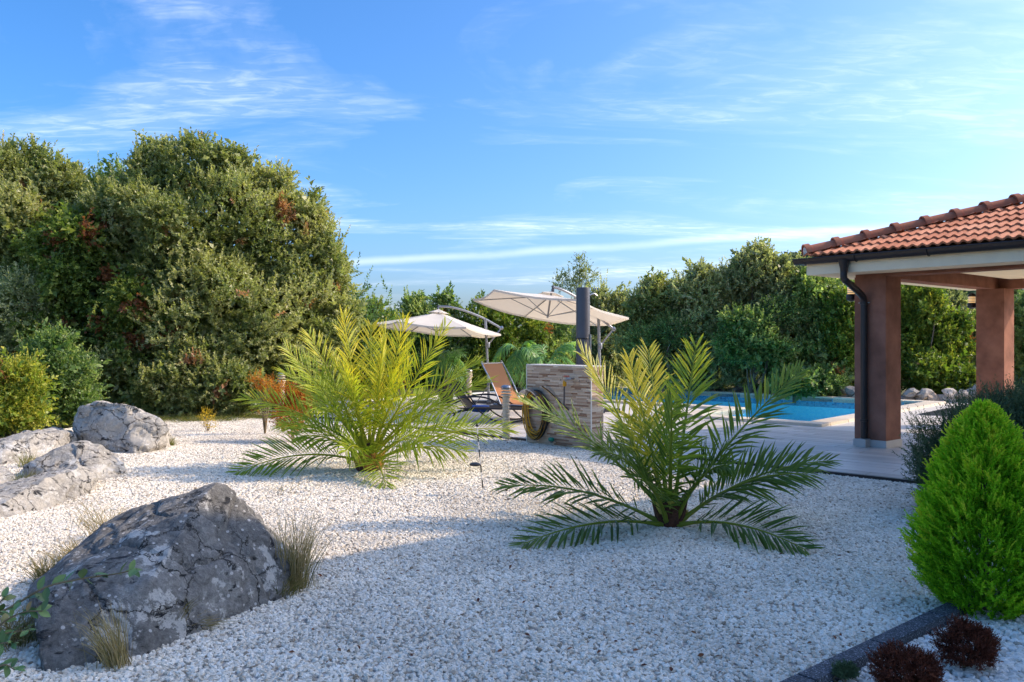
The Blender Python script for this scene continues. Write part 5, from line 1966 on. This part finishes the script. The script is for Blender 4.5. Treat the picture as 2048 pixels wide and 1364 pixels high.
# ------------------------------------------------------------------ loungers
def lounger(label, head, axis, sling, frame, seat_h, back_len, back_ang, seat_len, width, group, arms=True):
    axis = Vector(axis).normalized(); side = Vector((-axis.y, axis.x, 0))
    o = empty('sun_lounger', (head[0], head[1], ZT)); tag(o, label, 'sun lounger', group)
    hinge = Vector((head[0], head[1], ZT + seat_h))
    top = hinge - axis * (math.cos(back_ang) * back_len) + UP * (math.sin(back_ang) * back_len)
    foot = hinge + axis * seat_len
    def sheet(a, b, sag):
        vs = []; fs = []
        for i in range(9):
            s = i / 8
            p = a.lerp(b, s)
            nrm = (b - a).normalized().cross(side).normalized()
            for j in range(5):
                w_ = (j / 4 - .5) * (width - .05)
                vs.append(p + side * w_ + nrm * (sag * math.sin(math.pi * s) * (1 - .3 * abs(j - 2) / 2)))
        for i in range(8):
            for j in range(4):
                q = i * 5 + j
                fs.append((q, q + 1, q + 6, q + 5))
        return MB().add(vs, fs)
    sheet(hinge, top, .02).build('backrest', sling, o, smooth=True)
    sheet(hinge, foot, .015).build('seat', sling, o, smooth=True)
    for sg in (-1, 1):
        w_ = side * (sg * width / 2)
        nb = (top - hinge).normalized()
        bulge = nb.cross(side).normalized()
        if bulge.dot(axis) < 0: bulge = -bulge
        MB().tube(smoothpath([hinge + w_, hinge.lerp(top, .5) + w_ + bulge * .02, top + w_, top + w_ * .9 + nb * .03], 5), .013, 8).build('back_rail', frame, o, smooth=True)
        MB().tube([hinge - axis * .15 + w_, foot + w_], .013, 8).build('seat_rail', frame, o, smooth=True)
        f0 = hinge - axis * .42 + w_; f0.z = ZT + .013
        MB().tube(smoothpath([f0, hinge - axis * .32 + w_ - UP * (seat_h * .45), hinge + w_ * 1.02 + axis * .1 - UP * .02], 6), .013, 8).build('leg', frame, o, smooth=True)
        f1 = foot - axis * .12 + w_; f1.z = ZT + .013
        m1 = (hinge + axis * (seat_len * .45)) + w_; m1.z = ZT + .02
        MB().tube(smoothpath([hinge + axis * .2 + w_ - UP * .02, m1 - axis * .1 + UP * .05, m1 + axis * .2, f1.lerp(foot + w_, .4), foot + w_ - axis * .1], 6), .013, 8).build('leg', frame, o, smooth=True)
        if arms:
            MB().tube(smoothpath([hinge - axis * .55 + w_ * 1.08 - UP * .06, hinge - axis * .1 + w_ * 1.08 + UP * .16, hinge + axis * .35 + w_ * 1.08 + UP * .18, hinge + axis * .72 + w_ * 1.08 - UP * .01], 8), .014, 8).build('armrest', frame, o, smooth=True)
        else:
            pr = hinge.lerp(top, .55) + w_ * .95
            q = hinge - axis * .62 + w_ * .95; q.z = hinge.z - .1
            MB().tube([pr, q, hinge - axis * .1 + w_ * .95 - UP * .05], .010, 6).build('prop', frame, o, smooth=True)
    MB().tube([top + side * (width / 2), top + side * (-width / 2)], .013, 8).build('top_rail', frame, o, smooth=True)
    return o


hb_ = at(1022, 822, 14.4)
lounger('brown sling sun lounger with raised backrest beside the clad wall', (hb_.x, hb_.y), (.82, -.57, 0), M['sling_brown'], M['greymetal'], .27, .80, R(60), 1.2, .62, 'sun loungers on the terrace', arms=False)
bb_ = at(942, 824, 14.0)
lounger('black sun lounger with arched armrests left of the brown one', (bb_.x, bb_.y), (.86, -.2, 0), M['sling_black'], M['black'], .24, .58, R(50), 1.15, .6, 'sun loungers on the terrace')
tw = at(961, 816, 14.0)
tb = empty('rolled_towel', tw); tag(tb, 'rolled blue towel lying on the black sun lounger', 'towel')
ax_ = Vector((.95, -.25, 0)).normalized()
MB().lathe(tw - ax_ * .15 - UP * .01, [(.03, 0), (.058, .01), (.062, .08), (.06, .22), (.056, .29), (.03, .30)], 14, axis=ax_).build('roll', M['blue_fabric'], tb, smooth=True)
MB().lathe(tw - ax_ * .15 - UP * .01, [(.035, .296), (.045, .304), (.02, .308)], 12, axis=ax_).build('roll_end', M['blue_fabric'], tb)

pt_ = at(1030, 815, 16.6); pt_.z = ZT
pp = empty('plant_pot', pt_); tag(pp, 'plain beige pot on the terrace behind the brown lounger', 'pot')
MB().lathe(pt_, [(.14, 0), (.17, .02), (.18, .26), (.19, .27), (.19, .31), (.165, .31), (.16, .25)], 18).build('body', M['pot'], pp, smooth=True)


# bollards with rope
def bollard(px, py, hpx, label):
    B = G(px, py, ZT if px > 800 else 0)
    s_ = B.y / FPX; h_ = hpx * s_
    o = empty('bollard', B); tag(o, label, 'bollard', 'rope-wrapped bollards along the terrace')
    MB().lathe(B, [(.052, 0), (.056, .02), (.050, .05), (.048, h_ * .75), (.05, h_ * .8)], 14).build('post', M['postwood'], o, smooth=True)
    for k in range(3):
        z = h_ * (.80 + .055 * k)
        MB().lathe(B, [(.045, z - .004), (.078 - .006 * k, z), (.078 - .006 * k, z + .014), (.045, z + .024)], 16).build('collar', M['rope'], o, smooth=True)
    MB().lathe(B, [(.05, h_ * .95), (.074, h_ * .955), (.062, h_ * .985), (.03, h_)], 16).build('cap', M['greymetal'], o, smooth=True)
    rp = MB()
    pts = []
    for i in range(140):
        a = i * .5
        pts.append(B + Vector((math.cos(a) * .053, math.sin(a) * .053, .04 + (h_ * .72) * i / 140)))
    rp.tube(pts, .008, 5)
    rp.build('rope_wrap', M['rope'], o, smooth=True)


bollard(1012, 876, 106, 'rope-wrapped bollard at the terrace edge beside the brown lounger')
bollard(563, 836, 92, 'pale bollard behind the orange bush')
bollard(938, 812, 74, 'slender bollard behind the black lounger')

# stake lamp
B = G(967, 990)
sk_ = empty('garden_stake', B); tag(sk_, 'thin black and white banded garden stake stuck in the gravel', 'stake')
tpz = at(954, 853, B.y - .05)
segs = 9
for k in range(segs):
    a = B.lerp(tpz, k / segs); b = B.lerp(tpz, (k + 1) / segs)
    MB().tube([a, b], .006 if k % 2 else .0045, 6).build('rod_section', M['black'] if k % 2 else M['white_paint'], sk_)
cc = B.lerp(tpz, .45) + Vector((-.05, -.01, 0))
MB().lathe(cc, [(.035, -.012), (.05, -.008), (.052, .004), (.03, .016)], 14).build('lamp_dish', M['black'], sk_, smooth=True)
MB().lathe(tpz, [(.012, 0), (.014, .012), (.004, .03)], 8).build('finial', M['black'], sk_)


# ------------------------------------------------------------------ small plants
def grass(label, pos, n, h, spread, mat, seed, lean=(0, 0), tint=(.5, .25), width=.0035, name='grass_tuft', cat='grass', group=None):
    g = np.random.default_rng(seed)
    pos = np.array(pos)
    P = pos + np.stack([g.normal(0, spread * .35, n), g.normal(0, spread * .35, n), np.zeros(n) - .01], 1)
    a = g.uniform(0, 6.28, n)
    out = np.stack([np.cos(a), np.sin(a), np.zeros(n)], 1) * g.uniform(.05, .75, n)[:, None] * spread * 1.6 + np.array([lean[0], lean[1], 0])
    hh = h * g.uniform(.45, 1.1, n)
    A = unit(out + np.array([0, 0, h]))
    S = unit(np.cross(A, np.stack([np.cos(a + 1.2), np.sin(a + 1.2), np.zeros(n)], 1)))
    w_ = width * g.uniform(.6, 1.2, n)
    v = np.empty((n, 8, 3))
    for k, (s, ww) in enumerate(((0, 1), (.35, .9), (.72, .6), (1.0, .12))):
        c = P + A * (hh * s)[:, None] + out * ((s ** 2) * .55) - np.array([0, 0, 1.0]) * (hh * .18 * s ** 3)[:, None] + g.normal(0, .006, (n, 3)) * s
        v[:, 2 * k] = c + S * (w_ * ww * .5)[:, None]; v[:, 2 * k + 1] = c - S * (w_ * ww * .5)[:, None]
    idx = np.arange(n)[:, None] * 8
    f = np.concatenate([idx + np.array([[2 * k, 2 * k + 1, 2 * k + 3, 2 * k + 2]]) for k in range(3)])
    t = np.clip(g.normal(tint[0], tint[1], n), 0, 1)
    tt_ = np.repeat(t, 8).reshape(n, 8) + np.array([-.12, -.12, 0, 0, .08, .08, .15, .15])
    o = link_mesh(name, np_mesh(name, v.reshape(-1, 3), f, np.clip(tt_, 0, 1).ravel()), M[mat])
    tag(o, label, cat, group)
    return o


GT = 'dry grass tufts round the boulders'
for k, (px, py, n, h, sp_, mt, tn, lean, lab) in enumerate([
    (592, 1178, 420, .56, .12, 'grass_dry', .55, (.04, 0), 'tall dry grass tuft at the right end of the large foreground boulder'),
    (560, 1192, 160, .20, .10, 'grass_dry', .25, (.06, -.04), 'low green and dry grass at the front right foot of the large boulder'),
    (335, 1268, 260, .26, .07, 'grass_dry', .35, (.02, -.02), 'grass tuft growing in the notch of the large boulder'),
    (360, 1258, 150, .16, .09, 'grass_dry', .55, (.16, -.03), 'flattened dry grass right of the notch of the large boulder'),
    (235, 1335, 240, .34, .08, 'grass_dry', .65, (-.06, .0), 'straw coloured tuft in front of the large boulder'),
    (100, 1165, 420, .24, .12, 'grass_dry', .35, (0, 0), 'bushy grass tuft at the upper left end of the large boulder'),
    (150, 1120, 260, .20, .12, 'grass_dry', .5, (0, 0), 'yellow grass along the back of the large boulder'),
    (215, 1078, 240, .30, .13, 'grass_dry', .6, (0, 0), 'thin dry stalks behind the large boulder'),
    (190, 1050, 60, .36, .22, 'grass_dry', .85, (0, 0), 'sparse tall straw stalks between the boulders'),
    (30, 1290, 420, .24, .14, 'grass_dry', .35, (0, 0), 'green and straw grass at the lower left picture edge'),
    (342, 893, 180, .18, .07, 'grass_green', .55, (0, 0), 'small green grass tuft right of the tall pale boulder'),
    (55, 935, 220, .24, .11, 'grass_green', .7, (0, 0), 'yellow-green tuft between the low pale boulders'),
    (48, 975, 200, .22, .09, 'grass_green', .5, (0, 0), 'green tuft beside the slab-like boulder'),
    (30, 905, 220, .16, .2, 'grass_green', .7, (0, 0), 'pale grass on the bank left of the rounded boulder'),
    (560, 985, 26, .22, .18, 'grass_dry', .8, (0, 0), 'few straw stalks in the gravel left of the yellow palm'),
]):
    grass(lab, G(px, py), int(n * .65), h, sp_, mt, 200 + k, lean, (min(.9, tn + .15), .25), width=.0038, group=GT)
# grassy strip along the bushes
g = np.random.default_rng(6)
gx = []
for k in range(34):
    px = 90 + k * 14 + g.uniform(-6, 6); gx.append((px, 846 - .022 * (px - 90) + g.uniform(-6, 5)))
vs = []; fs = []; ts = []; off = 0
for k, (px, py) in enumerate(gx):
    o = grass('x', G(px, py), 110, .20, .28, 'grass_green', 300 + k, (0, 0), (.6, .25), .006)
    me = o.data
    v = np.empty(len(me.vertices) * 3, np.float32); me.vertices.foreach_get('co', v)
    f = np.empty(len(me.loops), np.int32); me.loops.foreach_get('vertex_index', f)
    a = np.empty(len(me.vertices), np.float32); me.attributes['tint'].data.foreach_get('value', a)
    vs.append(v.reshape(-1, 3)); fs.append(f.reshape(-1, 4) + off); ts.append(a); off += len(vs[-1])
    bpy.data.objects.remove(o); bpy.data.meshes.remove(me)
o = link_mesh('grass_verge', np_mesh('grass_verge', np.concatenate(vs), np.concatenate(fs), np.concatenate(ts)), M['grass_green'])
tag(o, 'verge of short wild grass along the foot of the left bushes', 'grass', kind='stuff')


def shrub(name, label, pos, lobes, mat, n, K, ll, lw, seed, spray, tint, cat='shrub', group=None, stem=.012, **kw):
    o = empty(name, pos); tag(o, label, cat, group)
    g = np.random.default_rng(seed)
    P = Vector(pos)
    L = [(P.x + a, P.y + b, P.z + c, r1, r2, r3) for (a, b, c, r1, r2, r3) in lobes]
    mb = MB()
    for k in range(6):
        l = L[k % len(L)]
        e = Vector((l[0] + g.normal(0, .3) * l[3], l[1] + g.normal(0, .3) * l[4], l[2] + .2 * l[5]))
        q = smoothpath([P - UP * .02, P.lerp(e, .5) + Vector((g.normal(0, .02), g.normal(0, .02), 0)), e], 4)
        mb.tube(q, [stem * (1 - .7 * i / len(q)) for i in range(len(q))], 5)
    mb.build('stem', M['twig'], o, smooth=True)
    foliage('foliage', mat, o, L, n, K, ll, lw, g, spray=spray, tint=tint, front=(0, -1, .3), **kw)
    return o


p = G(585, 885)
shrub('orange_bush', 'bright orange leaved bush behind the yellow palm', p, [(-.02, 0, .33, .24, .22, .18), (-.12, .15, .62, .26, .22, .15), (.05, .1, .5, .22, .2, .2)], 'leaf_orange', 620, 12, .035, .42, 71, (.08, .18), (.55, .25), lump=.2)
p = at(530, 770, 12.4); p.z = 0
shrub('orange_bush', 'spindly red and yellow sprigs left of the orange bush', p, [(.1, 0, .72, .22, .15, .10), (-.1, 0, .82, .14, .1, .08)], 'leaf_orange', 120, 10, .035, .42, 72, (.1, .2), (.6, .3), lump=.2)
shrub('weed', 'small yellow flowering weed standing in the gravel by the grass verge', G(415, 863), [(0, 0, .24, .13, .13, .10), (.05, 0, .12, .10, .10, .08)], 'leaf_flower', 90, 8, .022, .5, 73, (.05, .12), (.6, .3), stem=.005, lump=.2)
# golden conifer: pointed egg of feathery upright sprays
p = G(1968, 1222)
B = p
o = empty('golden_conifer', B); tag(o, 'bright green egg-shaped dwarf conifer at the right edge', 'conifer')
MB().tube([B - UP * .03, B + UP * .75], [.03, .012], 8).build('stem', M['bark'], o)
g = np.random.default_rng(81)
n = 8500
u = g.random(n) ** .85
prof = lambda q: .305 * np.interp(q, [0, .12, .24, .38, .53, .64, .76, .88, .96, 1.0], [.66, .88, .98, 1.0, .92, .81, .63, .41, .19, .03])
an = g.uniform(0, 2 * np.pi, n)
lumps = np.sin(an * 5 + u * 9) * np.sin(u * 17 + an * 2) + .9 * np.sin(an * 9 + u * 27) * np.sin(u * 31 - an * 3)
r = prof(u) * (1 + .15 * lumps) * (1 - .45 * g.random(n) ** 2)
HC = 1.03
P = np.stack([B.x + r * np.cos(an), B.y + r * np.sin(an), .02 + u * HC], 1)
out = np.stack([np.cos(an), np.sin(an), np.zeros(n)], 1)
A = unit(out * (1.0 - .55 * u)[:, None] + np.array([0, 0, .65]) + g.normal(0, .28, (n, 3)))
L = g.uniform(.05, .10, n)
t = np.clip(.34 + .36 * u + .16 * lumps + g.normal(0, .16, n), .02, 1)
v, f, tt_ = sprays(P - A * (L * .55)[:, None], A, L, 24, .021, .34, t, tvar=.08, spread=.62, up=.25, g=g)
link_mesh('foliage', np_mesh('foliage', v, f, tt_), M['conifer'], o)
# tip
# rosemary behind it
p = Vector((3.95, 6.55, 0))
shrub('rosemary_bush', 'dark grey-green rosemary bush behind the bright conifer', p,
      [(-.1, 0, .45, .62, .5, .42), (.45, .1, .6, .6, .5, .38), (-.35, -.05, .3, .42, .4, .32), (.95, .1, .55, .6, .5, .42), (.1, .1, .68, .4, .35, .25)], 'rosemary', 6500, 26, .032, .24, 82, (.14, .26), (.45, .25), lump=.2, shoots=330, shoot_len=(.14, .24), up=.5, stem=.02)
p = G(1930, 1338)
shrub('dwarf_shrub', 'round red-brown dwarf shrub below the conifer', p, [(0, 0, .085, .118, .11, .10), (-.01, 0, .16, .05, .05, .05), (.045, 0, .12, .075, .07, .06)], 'brown_shrub', 1500, 16, .0105, .40, 83, (.022, .045), (.5, .25), depth=.5, lump=.14, stem=.006)
p = G(1812, 1384)
shrub('dwarf_shrub', 'red-brown dwarf shrub cut off by the bottom edge', p, [(-.02, 0, .085, .115, .11, .09), (.06, .0, .075, .075, .07, .08)], 'brown_shrub', 1500, 16, .0105, .40, 84, (.022, .045), (.5, .25), depth=.5, lump=.14, stem=.006)
p = G(1690, 1368)
shrub('dwarf_shrub', 'tiny green sprouting shrub at the bottom edge beside the granite edging', p, [(0, 0, .04, .045, .045, .035)], 'rosemary', 330, 16, .012, .30, 85, (.02, .04), (.6, .2), depth=.5, stem=.004)

# foreground shrub reaching in from the lower left
B = G(-30, 1330)
o = empty('leafy_shrub', B); tag(o, 'leafy green shrub with a long arching twig at the lower left corner', 'shrub')
lt = m_object_random('shrub_leaf', [(0, (.07, .13, .03)), (.5, (.11, .20, .045)), (.9, (.17, .26, .07)), (1, (.32, .18, .07))], .38, .5, .3, 25, .15)
mb = MB(); leafspots = []
gr_ = random.Random(12)


def twig(pts, r, nl, size):
    q = smoothpath(pts, 8)
    mb.tube(q, [r * (1 - .75 * i / len(q)) + .0008 for i in range(len(q))], 6)
    for k in range(nl):
        s = (k + .6) / nl
        i = min(int(s * (len(q) - 1)), len(q) - 2)
        T_ = (q[i + 1] - q[i]).normalized()
        leafspots.append((q[i].lerp(q[i + 1], .5), T_, size * gr_.uniform(.75, 1.2), k))


twig([at(-40, 1240, 3.25), at(20, 1215, 3.22), at(90, 1175, 3.2), at(160, 1158, 3.18), at(230, 1148, 3.15), at(275, 1138, 3.12)], .005, 26, .058)
twig([at(-40, 1300, 3.2), at(0, 1250, 3.22), at(45, 1225, 3.2), at(85, 1222, 3.18)], .004, 16, .056)
twig([at(-40, 1330, 3.15), at(-5, 1290, 3.15), at(30, 1285, 3.12)], .004, 14, .056)
twig([at(-40, 1300, 3.3), at(-10, 1220, 3.3), at(10, 1195, 3.3)], .004, 13, .052)
twig([at(-30, 1360, 3.1), at(5, 1330, 3.1), at(30, 1340, 3.08)], .004, 10, .055)
twig([at(-50, 1290, 3.35), at(-5, 1270, 3.3), at(60, 1260, 3.3)], .004, 13, .052)
mb.build('twig', M['twig'], o, smooth=True)
lm = bpy.data.meshes.new('leaf')
v = []; f = []
for i, (s, w_) in enumerate(((0, .06), (.15, .55), (.4, 1.0), (.65, .92), (.85, .5), (1.0, .03))):
    for j in (-1, -.5, 0, .5, 1):
        v.append((s, j * w_ * .25, .06 * abs(j) * w_ - .10 * s * s))
for i in range(5):
    for j in range(4):
        q = i * 5 + j
        f.append((q, q + 1, q + 6, q + 5))
lm.from_pydata(v, [], f)
for pl in lm.polygons: pl.use_smooth = True
lm.materials.append(lt)
for (P_, T_, size, k) in leafspots:
    sd2 = Vector((gr_.uniform(-1, 1), gr_.uniform(-1, 1), gr_.uniform(-.3, 1) * (1 if k % 2 else -.8)))
    D = (T_ * .55 + sd2.normalized() * .8).normalized()
    Nn = Vector((gr_.gauss(0, .5), -.4 + gr_.gauss(0, .4), 1)).normalized()
    Yv = Nn.cross(D).normalized(); Zv = D.cross(Yv)
    lf = bpy.data.objects.new('leaf', lm)
    lf.matrix_world = Matrix.Translation(P_) @ Matrix((D, Yv, Zv)).transposed().to_4x4() @ Matrix.Scale(size, 4)
    col.objects.link(lf); lf.parent = o; lf.matrix_parent_inverse = world_matrix(o).inverted()

# dry leaves on the gravel
dm = bpy.data.meshes.new('dry_leaf')
dm.from_pydata([(0, 0, 0), (.4, .26, .12), (.75, .2, .16), (1, 0, .05), (.75, -.2, .12), (.4, -.26, .16), (.5, 0, 0)], [], [(0, 1, 6), (1, 2, 6), (2, 3, 6), (3, 4, 6), (4, 5, 6), (5, 0, 6)])
dm.materials.append(M['dead_leaf'])
gr_ = random.Random(31)
for k in range(75):
    x = gr_.uniform(560, 1850); y = 1060 + 300 * gr_.random() ** .8
    P_ = G(x, y)
    if (P_ - K0).dot(PT) > -.08: continue
    lf = bpy.data.objects.new('dry_leaf', dm)
    lf.location = P_ + UP * .018
    lf.rotation_euler = (gr_.gauss(0, .4), gr_.gauss(0, .4), gr_.uniform(0, 6.28))
    sz_ = gr_.uniform(.018, .036); lf.scale = (sz_, sz_, sz_)
    col.objects.link(lf)
    tag(lf, 'small curled brown dry leaf lying on the white gravel', 'leaf', 'dry leaves scattered on the gravel')
